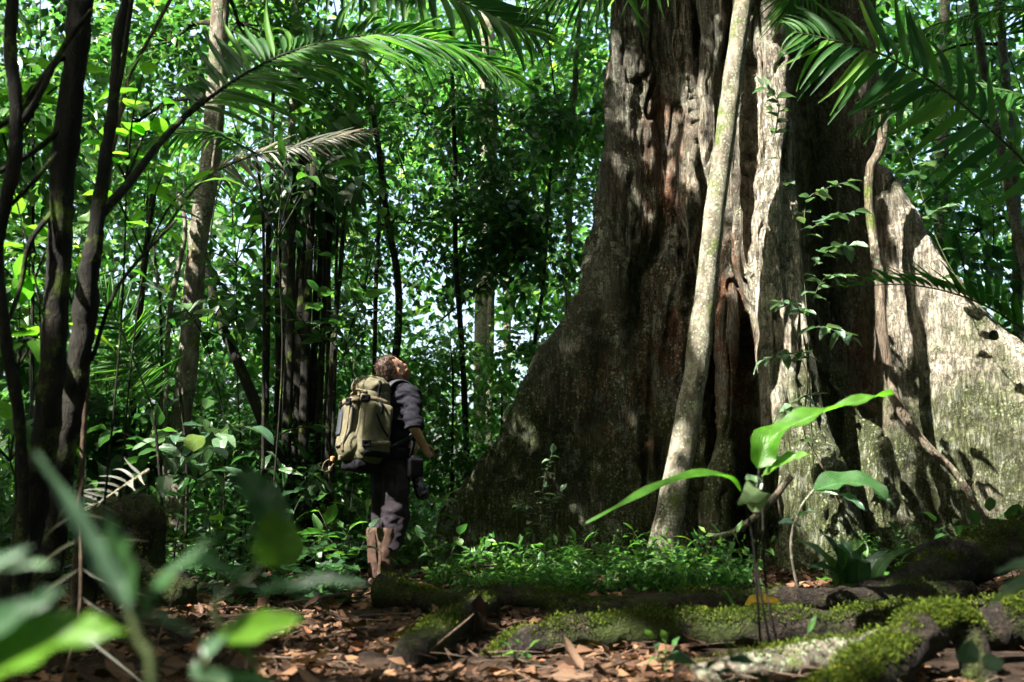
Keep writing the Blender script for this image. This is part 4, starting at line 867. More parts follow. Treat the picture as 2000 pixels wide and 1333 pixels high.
plant('climbing_vine', 'leafy climber with white-lit leaves on the giant trunk’s front ridge', cs2, 120, L_WAXY, 'oval', (.12, .21), 'climber', srad=.006, t0=.0, spread=1.1, droop=.15, face=.5, base=P(1590, 940, 8.6))
plant('climbing_vine', 'pale round-leaved climber on the crest of the sunlit right buttress', [[(1745, 262, 10), (1775, 300, 9.9), (1800, 380, 9.8), (1830, 470, 9.7), (1880, 560, 9.6), (1960, 640, 9.5)], [(1830, 300, 9.6), (1800, 330, 9.8), (1790, 370, 9.8)], [(1860, 400, 9.6), (1830, 410, 9.7), (1810, 420, 9.8)]],
      24, L_WAXY, 'round', (.11, .18), 'climber', srad=.006, t0=.0, face=.5, base=P(1960, 640, 9.5))

# ------------------------------------------------------------------ the hiker (local space: x forward, y left, z up; turned away to the right)
SKIN = plain_mat('skin', (0.38, 0.19, 0.125), (0.55, 0.30, 0.21), 40, .55, .25, .004, .4)
HAIR = plain_mat('brown_hair', (0.026, 0.015, 0.010), (0.095, 0.054, 0.033), 60, .55, .9, .012, .4, cs=(1, 1, .5), det=6)
BEARD = plain_mat('short_beard', (0.11, 0.05, 0.025), (0.26, 0.13, 0.07), 120, .7, .6, .004)
SHIRT = plain_mat('dark_shirt', (0.0035, 0.0035, 0.007), (0.009, 0.0085, 0.014), 9, .85, .5, .02, .2, weave=300)
TROUS = plain_mat('dark_trousers', (0.010, 0.008, 0.012), (0.026, 0.020, 0.025), 8, .85, .6, .02, .2, weave=300)
BOOT = plain_mat('brown_boot', (0.028, 0.016, 0.011), (0.08, 0.045, 0.029), 26, .75, .6, .01)
CANVAS = plain_mat('khaki_canvas', (0.088, 0.082, 0.05), (0.135, 0.124, 0.078), 14, .85, .5, .012, .2, weave=260)
CANVAS_D = plain_mat('khaki_webbing', (0.10, 0.08, 0.048), (0.16, 0.128, 0.08), 60, .85, .4, .006)
BLACK = plain_mat('black_nylon', (0.003, 0.003, 0.004), (0.006, 0.006, 0.008), 50, .75, .4, .006, .12)
GREYN = plain_mat('grey_nylon', (0.02, 0.022, 0.028), (0.045, 0.048, 0.058), 60, .7, .4, .006)
ORANGE = plain_mat('orange_tag', (0.35, 0.16, 0.08), (0.5, 0.25, 0.13), 30, .7)
LENSM = plain_mat('black_gloss', (0.003, 0.003, 0.004), (0.006, 0.006, 0.008), 20, .22, .05, .002, .5)
TILT = R(40); cT, sT = math.cos(TILT), math.sin(TILT); PIV = np.array([.115, 0, 1.545])
def hd(x, y, z): return PIV + np.array([x * cT - z * sT, y, x * sT + z * cT])
def to_head(p):
    q = p - PIV; return np.stack([q[..., 0] * cT + q[..., 2] * sT, q[..., 1], -q[..., 0] * sT + q[..., 2] * cT], -1)
HIP = {1: (.035, .092, .93), -1: (.035, -.092, .93)}; KNE = {1: (.075, .105, .50), -1: (.03, -.115, .50)}; ANK = {1: (.01, .115, .09), -1: (-.05, -.12, .09)}
SHO = {1: (.10, .185, 1.435), -1: (.10, -.19, 1.425)}; ELB = {1: (.09, .27, 1.16), -1: (.075, -.285, 1.155)}; WRI = {1: (.28, .18, 1.06), -1: (.215, -.20, 1.03)}
def torso(p, g=0.0):
    s = s_ell(p, (.03, 0, .97), (.115 + g, .165 + g, .14 + g)); s = smin(s, s_ell(p, (.06, 0, 1.14), (.11 + g, .15 + g, .17 + g)), .08)
    s = smin(s, s_ell(p, (.09, 0, 1.31), (.125 + g, .175 + g, .17 + g)), .08)
    return smin(s, s_cap(p, (.09, .15, 1.44), (.09, -.15, 1.43), .062 + g, .062 + g), .06)
def leg(p, k, g=0.0): return smin(s_cap(p, HIP[k], KNE[k], .088 + g, .06 + g), s_cap(p, KNE[k], ANK[k], .058 + g, .042 + g), .03)
def upper(p, k, g=0.0): return s_cap(p, SHO[k], ELB[k], .056 + g, .045 + g)
def head(p):
    h = to_head(p); s = s_ell(h, (-.012, 0, .118), (.098, .077, .103)); s = smin(s, s_ell(h, (.035, 0, .045), (.058, .056, .07)), .04)
    s = smin(s, s_ell(h, (.075, 0, -.002), (.026, .03, .024)), .03)                                   # chin
    s = smin(s, s_cap(h, (.086, 0, .098), (.112, 0, .058), .009, .015), .015)                         # nose
    s = smin(s, s_cap(h, (.078, -.03, .108), (.078, .03, .108), .012, .012), .02)                      # brow
    s = smin(s, s_cap(h, (.086, -.016, .026), (.086, .016, .026), .010, .010), .012)                   # lips
    for k in (1, -1):
        s = np.maximum(s, -s_ell(h, (.098, .031 * k, .088), (.016, .017, .012)))
        e = s_ell(h, (-.004, .078 * k, .068), (.024, .012, .036)); e = np.maximum(e, -s_ell(h, (.002, .088 * k, .07), (.013, .010, .022))); s = smin(s, e, .008)
    return s
FING = [((.012, .018, .012), .072, .0085), ((.012, .006, .006), .08, .009), ((.012, -.008, .0), .076, .0085), ((.012, -.02, -.008), .06, .0075)]
def hand(p, k):
    w = np.array(WRI[k]); f = w - np.array(ELB[k]); f = f / np.linalg.norm(f); dn = np.array([0, 0, -1.0]); dn = dn - f * dn.dot(f); dn /= np.linalg.norm(dn); sd_ = np.cross(f, dn)
    pl = w + f * .045; s = smin(s_ell((p - pl) @ np.stack([f, sd_, dn], 1), (0, 0, 0), (.052, .022, .042)), s_cap(p, w - f * .02, w + f * .02, .028, .028), .02)
    for i_, L, r_ in [(-.030, .060, .0085), (-.010, .070, .009), (.010, .066, .0085), (.029, .05, .0075)]:
        a0_ = w + f * .082 + dn * i_ * 1.05; a1_ = a0_ + f * L * .45 + sd_ * .008 * k; a2_ = a1_ + f * L * .12 + sd_ * L * .45 * k; a3_ = a2_ - f * L * .3 + sd_ * L * .1 * k
        s = np.minimum(s, np.minimum(s_cap(p, a0_, a1_, r_, r_), np.minimum(s_cap(p, a1_, a2_, r_, r_ * .95), s_cap(p, a2_, a3_, r_ * .95, r_ * .8))))
    t0_ = w + f * .03 - dn * .032; t1_ = t0_ + f * .035 - dn * .018 + sd_ * .012 * k; t2_ = t1_ + f * .03 + sd_ * .012 * k
    return smin(s, np.minimum(s_cap(p, t0_, t1_, .011, .010), s_cap(p, t1_, t2_, .010, .008)), .008)
def body(p):
    s = torso(p, -.01)
    for k in (1, -1):
        s = smin(s, leg(p, k, -.006), .04); s = smin(s, s_ell(p, np.array(ANK[k]) + np.array([.06, 0, -.045]), (.11, .04, .04)), .03)
        a_ = smin(upper(p, k, -.006), s_cap(p, ELB[k], WRI[k], .043, .028), .02); a_ = smin(a_, hand(p, k), .012); s = smin(s, a_, .03)
    s = smin(s, s_cap(p, (.09, 0, 1.44), hd(-.012, 0, .03), .06, .056), .03)
    return smin(s, head(p), .018)
YAW = R(38); g = P(748, 1128, 7.7); gz = ground_at(g.x, 7.8)
V, F = surface(body, (-.2, -.42, -.02), (.48, .42, 1.85), .0085)
person = obj('person', mk_mesh('person', V, F, SKIN)); person.location = (g.x, 7.7, gz); person.rotation_euler = (0, 0, YAW)
tag(person, 'bearded hiker in dark shirt and trousers standing with head tipped back, looking up', 'person')
def wr(amp, f, sc=(1, 1, 1), s=0): return lambda q: (fbm(q * np.array(sc) * f, 3, s) - .5) * 2 * amp
def part(name, fn, lo, hi, h, mat, parent, rough=None):
    V, F = surface(fn, lo, hi, h, rough); return obj(name, mk_mesh(name, V, F, mat), parent)
def shirt(p):
    s = torso(p, .014)
    for k in (1, -1):
        e = np.array(ELB[k]); s0 = np.array(SHO[k]); d = (e - s0) / np.linalg.norm(e - s0)
        a_ = s_cap(p, s0, e + d * .02, .07, .071); a_ = np.maximum(a_, (p - (e + d * .015)) @ d); s = smin(s, a_, .035)
    s = smin(s, s_cap(p, (.085, 0, 1.44), (.075, 0, 1.51), .075, .062), .03); s = np.maximum(s, (p - np.array([.085, 0, 1.505])) @ np.array([.25, 0, .97]))
    return np.maximum(s, .86 - p[..., 2])
part('shirt', shirt, (-.14, -.42, .84), (.34, .42, 1.56), .008, SHIRT, person, lambda q: (fbm(q * np.array([9, 9, 17]) + q[..., 2:3] * 6, 3, 3) - .5) * .05)
def collar(p):
    s = np.abs(s_cap(p, (.085, 0, 1.44), (.07, 0, 1.52), .072, .067)) - .006
    return np.maximum(np.maximum(s, (p - np.array([.08, 0, 1.527])) @ np.array([.3, 0, .95])), -(p - np.array([.08, 0, 1.475])) @ np.array([.3, 0, .95]))
part('collar', collar, (-.06, -.14, 1.40), (.22, .14, 1.58), .006, SHIRT, person, wr(.004, 14))
def trousers(p):
    s = np.maximum(torso(p, .02), p[..., 2] - .99)
    for k in (1, -1): s = smin(s, smin(s_cap(p, HIP[k], KNE[k], .112, .096), s_cap(p, KNE[k], ANK[k], .098, .095), .04), .035)
    s = smin(s, s_box(p, (.03, -.2, .70), (.06, .02, .09), .02), .02)
    return np.maximum(s, .26 + .03 * np.sin(p[..., 1] * 30) - p[..., 2])
part('trousers', trousers, (-.2, -.3, .2), (.25, .3, 1.03), .009, TROUS, person, wr(.022, 10, (1, 1, 1.6), 8))
for k in (1, -1):
    a_ = np.array(ANK[k])
    def boot(p):
        s = s_cap(p, a_ + np.array([0, 0, .28]), a_ + np.array([.0, 0, -.02]), .082, .062); s = smin(s, s_ell(p, a_ + np.array([.075, 0, -.045]), (.125, .052, .05)), .04)
        s = np.maximum(s, -.03 - (p[..., 2] - 0.0) + .035); return np.minimum(s, s_box(p, a_ + np.array([.06, 0, -.078]), (.145, .053, .014), .012))
    part('boot', boot, a_ + np.array([-.13, -.12, -.11]), a_ + np.array([.24, .12, .32]), .009, BOOT, person, wr(.012, 14, s=5))
def hair(p):
    h = to_head(p); s = s_ell(h, (-.022, 0, .128), (.102, .081, .104)); cut = (h[..., 0] - .062) * .8 + (.125 - h[..., 2]) * .55
    s = np.maximum(s, cut); s = np.maximum(s, .035 - h[..., 2] + np.maximum(0, h[..., 0] + .01) * 2.2)
    return np.maximum(s, -s_ell(h, (.02, .0, .06), (.05, .2, .05)))
part('hair', hair, (-.16, -.14, 1.48), (.2, .14, 1.84), .0055, HAIR, person, lambda q: (fbm(q * np.array([34, 34, 22]), 3, 6) - .5) * .026)
q_ = bpy.data.objects['hair'].data; hv = np.zeros(len(q_.vertices) * 3, np.float32); q_.vertices.foreach_get('co', hv); hv = hv.reshape(-1, 3).astype(float); rh = np.random.default_rng(5)
ii = rh.integers(0, len(hv), 2600); hb = hd(-.03, 0, .11); hn = hv[ii] - hb; hn /= np.linalg.norm(hn, axis=1)[:, None]; bk_ = np.array([-sT * .2 - cT, 0, cT * .2 - sT])
V1, F1 = leaf_cloud_arrays(hv[ii] - hn * .006, hn * .7 + bk_ * .6 + rh.normal(0, .45, (2600, 3)), rh.normal(0, 1, (2600, 3)), rh.uniform(.012, .03, 2600), .22)
o = obj('hair_strands', mk_mesh('hair_strands', V1, F1, HAIR), bpy.data.objects['hair']); o['kind'] = 'stuff'
def beard(p):
    h = to_head(p); s = head(p) - .006; s = np.maximum(s, h[..., 2] - .045 + .5 * np.maximum(0, .03 - h[..., 0])); s = np.maximum(s, .0 - h[..., 0]); return np.maximum(s, -.03 - h[..., 2])
part('beard', beard, (.0, -.1, 1.5), (.26, .1, 1.72), .006, BEARD, person, wr(.004, 60))
for k in (1, -1):
    e = hd(.082, .031 * k, .088); V, F = tube([e - np.array([0, .001, .009]), e + np.array([0, 0, .009])], [.002, .009, .002], n=7, seg=8); obj('eye', mk_mesh('eye', V, F, plain_mat('eye_white', (.5, .5, .5), (.7, .7, .7), 10, .3)), person)
part('belt', lambda p: np.maximum(np.abs(torso(p, .026)) - .008, np.abs(p[..., 2] - .985) - .022), (-.15, -.25, .94), (.25, .25, 1.03), .008, BLACK, person)

# ---- backpack
pack = empty('backpack', (g.x, 7.7, gz)); pack.rotation_euler = (0, 0, YAW)
tag(pack, 'large khaki canvas backpack with black buckles on the hiker’s back', 'backpack')
PL = R(7)
def pk(p):   # pack space leans with the back
    q = p - np.array([-.175, 0, 1.195]); c_, s_ = math.cos(PL), math.sin(PL)
    return np.stack([q[..., 0] * c_ - q[..., 2] * s_, q[..., 1], q[..., 0] * s_ + q[..., 2] * c_], -1)
def unpk(q):
    q = np.asarray(q, float); c_, s_ = math.cos(PL), math.sin(PL)
    return np.stack([q[..., 0] * c_ + q[..., 2] * s_, q[..., 1], -q[..., 0] * s_ + q[..., 2] * c_], -1) + np.array([-.175, 0, 1.195])
def pbody(p):
    q = pk(p); s = s_box(q, (.015, 0, -.02), (.12, .155, .30), .08); return smin(s, s_ell(q, (.0, 0, -.17), (.135, .175, .16)), .06)
def plid(p):
    q = pk(p); s = s_ell(q, (.005, 0, .27), (.14, .165, .085)); return np.maximum(s, .205 - q[..., 2])
def ppock(p):
    q = pk(p); return smin(s_box(q, (-.125, .03, -.02), (.05, .105, .20), .045), s_ell(q, (-.12, .02, -.20), (.065, .125, .10)), .05)
def pside(p):
    q = pk(p); return smin(s_box(q, (.0, -.175, -.06), (.11, .045, .20), .04), s_ell(q, (.0, -.17, -.2), (.12, .06, .09)), .04)
def pall(p): return np.minimum(np.minimum(pbody(p), plid(p)), np.minimum(ppock(p), pside(p)))
LO, HI = (-.50, -.30, .74), (.06, .28, 1.62)
part('pack_body', pbody, LO, HI, .009, CANVAS, pack, wr(.014, 11, (1, 1, .7), 12))
part('lid', plid, LO, HI, .0085, CANVAS, pack, wr(.022, 12, (1, 1, 1.4), 14))
part('front_pocket', ppock, LO, HI, .0085, CANVAS, pack, wr(.014, 13, (1, 1, .6), 15))
part('side_pocket', pside, LO, HI, .0085, CANVAS, pack, wr(.012, 12, (1, 1, .6), 16))
def hug(pts, frm, lift=.004):
    """drop points (pack space) on to the pack's surface along direction frm -> inwards"""
    p = unpk(pts); d = unpk(np.array(frm, float)) - unpk(np.zeros(3)); d = d / np.linalg.norm(d)
    for _ in range(60): p = p + d * np.clip(pall(p) - lift, -.02, .05)[..., None]
    return p
def grad(p, e=.004): return np.stack([pall(p + np.eye(3)[k] * e) - pall(p - np.eye(3)[k] * e) for k in range(3)], -1)
def strap(name, pts, frm, w, mat, th=.004, n=18, host=pack):
    pts = [(x_, y_ * .84, z_) if frm[0] else (x_ * .84, y_, z_) for x_, y_, z_ in pts]
    c = hug(spline(pts, n), frm); c = c[pall(c) < .02]; n = len(c); N_ = grad(c); N_ /= np.linalg.norm(N_, axis=-1)[:, None] + 1e-9
    V, F = ribbon(c, N_, w, th, n); return obj(name, mk_mesh(name, V, F, mat, smooth=False), host)
def buckle(pt, frm, w=.034, h=.026, host=pack):
    pt = (pt[0], pt[1] * .8, pt[2]) if frm[0] else pt
    c = hug(np.array([pt, (pt[0], pt[1], pt[2] + .001)]), frm, .008)[0]; nn = grad(c[None])[0]; nn = nn / np.linalg.norm(nn)
    up_ = np.array([0, 0, 1.0]) - nn * nn[2]; up_ /= np.linalg.norm(up_); sx = np.cross(up_, nn)
    M = np.stack([sx, up_, nn], 0)
    V, F = surface(lambda p: np.maximum(s_box(p, (0, 0, 0), (w, h, .011), .006), -s_box(p, (0, 0, .012), (w * .45, h * .35, .01), .003)), (-w * 1.3, -h * 1.4, -.02), (w * 1.3, h * 1.4, .02), .004)
    return obj('buckle', mk_mesh('buckle', V @ M + c, F, BLACK), host)
B, S_ = (1, 0, 0), (0, 1, 0)        # dropped from behind, from the right side
strap('strap', [(-.45, .17, .10), (-.45, .06, .135), (-.45, -.10, .15)], B, .034, CANVAS_D)
strap('strap', [(-.14, -.45, .16), (-.04, -.45, .165), (.12, -.45, .15)], S_, .036, CANVAS_D)
strap('strap', [(-.10, -.45, -.185), (.0, -.45, -.17), (.13, -.45, -.15)], S_, .034, CANVAS_D)
strap('strap', [(-.12, -.45, -.255), (.0, -.45, -.25), (.13, -.45, -.245)], S_, .05, BLACK)
strap('strap', [(-.45, -.02, .31), (-.45, -.03, .16), (-.45, -.035, -.10), (-.45, -.03, -.25)], B, .03, CANVAS_D, n=26)
strap('strap', [(-.02, -.45, .31), (-.015, -.45, .20), (-.005, -.45, .05)], S_, .022, BLACK)
strap('dark_panel', [(-.45, .105, .09), (-.45, .105, 0), (-.45, .10, -.12)], B, .065, GREYN, .003)
strap('zip', [(-.45, -.075, .10), (-.45, -.08, -.02), (-.45, -.07, -.14), (-.45, -.02, -.2), (-.45, .08, -.215)], B, .012, BLACK, n=26)
strap('zip', [(-.06, -.45, .05), (.02, -.45, -.05), (.09, -.45, -.11)], S_, .012, BLACK)
strap('piping', [(-.45, .16, .20), (-.45, .0, .235), (-.45, -.14, .215)], B, .016, CANVAS_D, .006)
for pt, fm in [((-.45, .14, .112), B), ((-.10, -.45, .163), S_), ((-.10, -.45, -.185), S_), ((-.45, -.02, .13), B)]: buckle(pt, fm)
part('base_pad', lambda p: np.maximum(s_box(pk(p), (.0, 0, -.335), (.105, .13, .04), .03), -pbody(p) - .02), (-.42, -.26, .70), (.06, .26, .95), .009, BLACK, pack, wr(.01, 12))
V, F = tube([unpk((-.20, .07, -.30)), unpk((-.25, .09, -.33)), unpk((-.255, .11, -.39)), unpk((-.22, .10, -.40)), unpk((-.20, .05, -.34))], .0035, n=26, seg=5); obj('cord_loop', mk_mesh('cord_loop', V, F, CANVAS_D), pack)
for q_ in [(-.225, .03, -.31), (-.20, -.04, -.30), (-.16, .17, -.37)]:
    V, F = surface(lambda p: s_box(p, unpk(q_), (.014, .014, .019), .005), unpk(q_) - .03, unpk(q_) + .03, .005); obj('tag', mk_mesh('tag', V, F, ORANGE if q_[1] == .03 else CANVAS_D), pack)
for k in (1, -1):   # shoulder straps over the shirt
    c = np.array([(-.07, .085 * k, 1.40), (-.01, .09 * k, 1.50), (.08, .10 * k, 1.525), (.17, .115 * k, 1.47), (.225, .12 * k, 1.35), (.2, .15 * k, 1.2), (.08, .19 * k, 1.08), (-.06, .17 * k, 1.0)])
    N_ = c - np.array([.06, .06 * k, 1.28]); N_ /= np.linalg.norm(N_, axis=1)[:, None]
    V, F = ribbon(c, N_, .062, .009, 40); obj('shoulder_strap', mk_mesh('shoulder_strap', V, F, GREYN), pack)
part('hip_belt', lambda p: np.maximum(np.abs(torso(p, .04)) - .014, np.abs(p[..., 2] - .955 + .1 * p[..., 0]) - .042), (-.2, -.28, .86), (.28, .28, 1.04), .008, BLACK, pack)
# ---- camera hanging at the hip
camb = empty('camera_bag', (g.x, 7.7, gz)); camb.rotation_euler = (0, 0, YAW); tag(camb, 'black camera hanging at the hiker’s right hip', 'camera')
CB = np.array([.12, -.215, .85])
part('body', lambda p: smin(s_box(p, CB, (.065, .05, .075), .018), s_box(p, CB + np.array([0, 0, .06]), (.03, .03, .04), .012), .015), CB - .16, CB + .16, .007, BLACK, camb)
ax = np.array([.35, -.1, -.93]); ax /= np.linalg.norm(ax)
part('lens', lambda p: np.minimum(s_cap(p, CB + ax * .05, CB + ax * .15, .042, .042), np.abs(s_cap(p, CB + ax * .14, CB + ax * .2, .045, .05)) - .004), CB - .27, CB + .27, .008, LENSM, camb)
V, F = ribbon([CB + np.array([-.03, 0, .07]), (.10, -.24, 1.05), (.16, -.16, 1.3), (.10, -.09, 1.50), (.02, .0, 1.53)], [(0, -1, .1)] * 5, .03, .004, 30); obj('neck_strap', mk_mesh('neck_strap', V, F, BLACK), camb)

# ------------------------------------------------------------------ logs, roots, stump
r6 = np.random.default_rng(66)
def moss_on(parent, V, n, size=.013, nmin=.55, thr=.45, seed=0, f=4.0):
    """tufts of moss on the upward faces of a surface given as vertices with normals"""
    Vv, Nn_ = V; up = Nn_[:, 2] > nmin; Vv, Nn_ = Vv[up], Nn_[up]
    k = fbm(Vv * f, 3, seed) > thr; Vv, Nn_ = Vv[k], Nn_[k]
    if len(Vv) == 0: return
    q = r6.integers(0, len(Vv), n); p = Vv[q] + r6.normal(0, .012, (n, 3)); d = Nn_[q] + r6.normal(0, .55, (n, 3))
    V1, F1 = leaf_cloud_arrays(p - Nn_[q] * .004, d, r6.normal(0, 1, (n, 3)), size * r6.uniform(.6, 1.4, n), .9)
    o = world_obj('moss', V1, F1, MOSS, parent, tuple(root_of(parent))); o['kind'] = 'stuff'
def log(name, label, path, rad, mat=B_LOG, seg=30, n=120, rough=.36, freq=10, moss=2500, thr=.45, cat='log', seed=0, flat=1.0):
    pts = [P(*q) if not isinstance(q, Vector) else q for q in path]
    V, F = tube(pts, rad, n=n, seg=seg, rough=rough, freq=freq, seed=seed, flat=flat)
    t = empty(name, tuple(pts[0])); tag(t, label, cat); world_obj('bark', V, F, mat, t, tuple(pts[0]))
    A = V[:-2].reshape(n, seg, 3); c = A.mean(1, keepdims=True); N_ = A - c; N_ /= np.linalg.norm(N_, axis=-1)[..., None] + 1e-9
    if moss: moss_on(t, (A.reshape(-1, 3), N_.reshape(-1, 3)), moss, thr=thr, seed=seed)
    return t
log('fallen_log', 'thick dark mossy log lying right across the lower right', [(955, 1310, 4.3), (1050, 1252, 4.38), (1250, 1236, 4.45), (1450, 1232, 4.5), (1650, 1226, 4.5), (1850, 1222, 4.45), (2120, 1210, 4.4)], [.05, .075, .085, .085, .09, .10], moss=15000, thr=.44, seed=2)
log('fallen_log', 'dark rotten log with a broken end beside the hiker’s boots', [(738, 1150, 5.9), (850, 1172, 5.8), (1000, 1165, 5.9), (1200, 1182, 5.7), (1420, 1168, 5.85), (1600, 1182, 5.7)], [.085, .055, .06, .045, .055, .03], moss=5000, thr=.5, seed=5, rough=.3)
log('fallen_log', 'slim dark branch lying just behind the thick mossy log', [(1080, 1205, 5.0), (1250, 1190, 5.1), (1450, 1176, 5.2), (1700, 1168, 5.25), (1900, 1155, 5.3)], [.045, .055, .06, .05], moss=1500, thr=.5, seed=7)
log('mossy_root', 'bright mossy elbow root in the lower right corner', [(1600, 1420, 3.1), (1680, 1345, 3.3), (1760, 1275, 3.5), (1830, 1226, 3.65), (1872, 1224, 3.7), (1905, 1290, 3.65), (1925, 1400, 3.6)], [.10, .09, .078, .068, .06, .065, .09], moss=20000, thr=.34, seed=9, cat='root')
log('peeling_root', 'curved brown root with pale peeling patches, lower right of centre', [(1360, 1330, 3.6), (1500, 1300, 3.7), (1620, 1282, 3.8), (1720, 1262, 3.95), (1800, 1240, 4.1)], [.05, .062, .065, .06, .05], mat=B_RUST, moss=2500, thr=.5, seed=11, cat='root')
log('fallen_log', 'mossy log entering at the right edge behind the elbow root', [(1880, 1250, 3.95), (1950, 1225, 4.0), (2050, 1205, 4.05), (2150, 1190, 4.1)], [.06, .09, .11], moss=9000, thr=.38, seed=13)
log('mossy_root', 'broad mossy root running up to the right edge', [(1640, 1182, 5.4), (1760, 1150, 5.6), (1860, 1110, 5.9), (1960, 1070, 6.2), (2100, 1020, 6.6)], [.07, .10, .12, .14, .16], moss=7000, thr=.45, seed=15, cat='root')
log('mossy_root', 'low root between the dark rosette plant and the broad mossy root', [(1640, 1120, 6.9), (1720, 1108, 7.2), (1790, 1085, 7.5), (1850, 1060, 7.9)], [.05, .06, .06], moss=1600, thr=.45, seed=17, cat='root')
log('mossy_root', 'mossy root mound between boots and litter at left of centre', [(770, 1330, 3.95), (820, 1268, 4.15), (865, 1232, 4.5), (910, 1200, 5.0), (960, 1175, 5.5)], [.05, .075, .07, .06, .05], moss=3000, thr=.42, seed=19, cat='root')
# stump hollow at the left
t = empty('mossy_stump', tuple(gp(250, 5.9))); tag(t, 'dark hollow mossy stump under a dead frond at the left', 'stump'); c0 = np.array(t.location)
def stump(p):
    q = p - c0; s = s_cap(q, (0, 0, -.1), (.03, 0, .42), .27, .22); s = smin(s, s_ell(q, (.2, -.05, .05), (.25, .2, .2)), .1)
    return np.maximum(s, -s_cap(q, (-.02, -.24, .12), (0, -.1, .36), .13, .13))
V, F = surface(stump, c0 - np.array([.55, .5, .15]), c0 + np.array([.6, .5, .75]), .022, lambda q: (fbm(q * 8, 3, 5) - .5) * .1)
world_obj('bark', V, F, B_LOG, t, tuple(c0)); Nq = V - (c0 + np.array([.05, 0, .1])); Nq /= np.linalg.norm(Nq, axis=1)[:, None]; moss_on(t, (V, Nq), 1800, thr=.5, seed=3)
fr = empty('dead_frond', tuple(P(290, 925, 5.4))); tag(fr, 'broken dead palm frond lying over the stump', 'palm frond')
frond(fr, [(292, 918, 5.45), (250, 945, 5.4), (205, 975, 5.3), (165, 1000, 5.3)], 9, .18, mat=PALM_DRY, up=(.1, -.5, .8), droop=-.2, rr=.012, wf=1.6, lift=.5, bark=B_RUST, sides=(1, -1))
fr = empty('dead_fern', tuple(P(155, 1270, 3.0))); tag(fr, 'bare brown dead fern frond upright in the left foreground', 'fern')
frond(fr, [gp(138, 3.0), (150, 1230, 3.0), (158, 1100, 3.0), (152, 990, 3.05), (165, 930, 3.1)], 7, .26, mat=PALM_DRY, up=(.1, -1, .1), droop=.95, a0=60, a1=55, rr=.006, wf=.55, lift=.0, bark=B_TWIG, skip=.2, lprof=[(0, 1.2), (.5, .9), (1, .35)])
# dark seed pod hanging by the sunlit buttress
V, F = surface(lambda p: s_ell(p, (0, 0, 0), (.028, .028, .033)), (-.07, -.07, -.07), (.07, .07, .07), .006, wr(.010, 40))
o = empty('seed_pod', tuple(P(1941, 656, 6.05))); tag(o, 'small black round seed pod hanging in front of the sunlit buttress', 'seed pod')
obj('husk', mk_mesh('husk', V, F, B_DARK), o); tube_obj('stalk', [P(1941, 650, 6.05), P(1948, 630, 6.06), P(1952, 612, 6.06)], .003, B_TWIG, o, n=8, seg=5)

# ------------------------------------------------------------------ tall bright-leaved plant, right foreground
t = empty('tall_leafy_plant', tuple(gp(1490, 4.0))); tag(t, 'tall plant with one long glowing green leaf, right of centre', 'plant')
for st in [[gp(1492, 4.0), P(1480, 1120, 4.0), P(1478, 1000, 4.0), P(1482, 915, 4.0)], [gp(1505, 4.05), P(1497, 1150, 4.05), P(1490, 1020, 4.05), P(1489, 930, 4.05)], [gp(1470, 3.95), P(1478, 1150, 3.95), P(1468, 1040, 3.95), P(1446, 960, 3.95)]]:
    tube_obj('stem', st, [.0055, .0045, .003], B_DARK, t, n=20, seg=7)
def long_leaf(parent, path, w, mat, upv, nm='leaf', ny=20, nx=6, fold=.35, wave=None, prof=.7):
    wave = w * .10 if wave is None else wave
    p = spline([P(*q) if not isinstance(q, Vector) else q for q in path], ny + 1); T = np.gradient(p, axis=0); T /= np.linalg.norm(T, axis=1)[:, None]
    U = np.array(upv, float) - T * (T @ np.array(upv, float))[:, None]; U /= np.linalg.norm(U, axis=1)[:, None] + 1e-9; S = np.cross(T, U)
    tt = np.linspace(0, 1, ny + 1); W = w * np.sin(np.pi * tt ** prof) ** .8; W[0] = w * .06; W[-1] = .002; x = np.linspace(-1, 1, nx + 1)
    V = p[:, None] + S[:, None] * (x[None] * W[:, None])[..., None] + U[:, None] * (fold * np.abs(x)[None] * W[:, None] + wave * np.sin(tt * 21)[:, None] * np.abs(x)[None] * np.sign(x)[None])[..., None]
    uv = np.stack([np.tile(x * .5 + .5, (ny + 1, 1)), np.tile(tt[:, None], (1, nx + 1))], -1).reshape(-1, 2)
    i = np.arange(ny)[:, None] * (nx + 1); j = np.arange(nx)[None]; F = np.stack([i + j, i + j + 1, i + nx + 2 + j, i + nx + 1 + j], -1).reshape(-1, 4)
    return world_obj(nm, V.reshape(-1, 3), F, mat, parent, tuple(p[0]), uv=uv)
long_leaf(t, [(1480, 915, 4.0), (1500, 862, 4.0), (1565, 822, 4.0), (1650, 792, 3.98), (1744, 766, 3.95)], .06, L_BRIGHT, (.35, -.35, .85), prof=.55, wave=.016)
long_leaf(t, [(1489, 930, 4.05), (1520, 912, 4.0), (1550, 898, 3.95), (1582, 888, 3.9)], .06, L_MID, (.1, -.6, .8))
long_leaf(t, [(1446, 960, 3.95), (1420, 933, 3.9), (1360, 930, 3.85), (1280, 955, 3.8), (1210, 990, 3.78), (1145, 1022, 3.75)], .036, L_BRIGHT, (-.1, -.35, .9))
long_leaf(t, [(1470, 1000, 4.0), (1480, 960, 3.95), (1465, 975, 3.9), (1440, 985, 3.85)], .05, L_WAXY, (0, -.7, .7))
long_leaf(t, [(1482, 960, 4.0), (1470, 940, 4.0), (1455, 936, 3.95)], .03, L_WAXY, (0, -.7, .7))
g2 = gp(1650, 5.6)
t = empty('rosette_plant', tuple(g2)); tag(t, 'dark rosette plant with wide upright leaves right of the tall bright-leaved stems', 'plant')
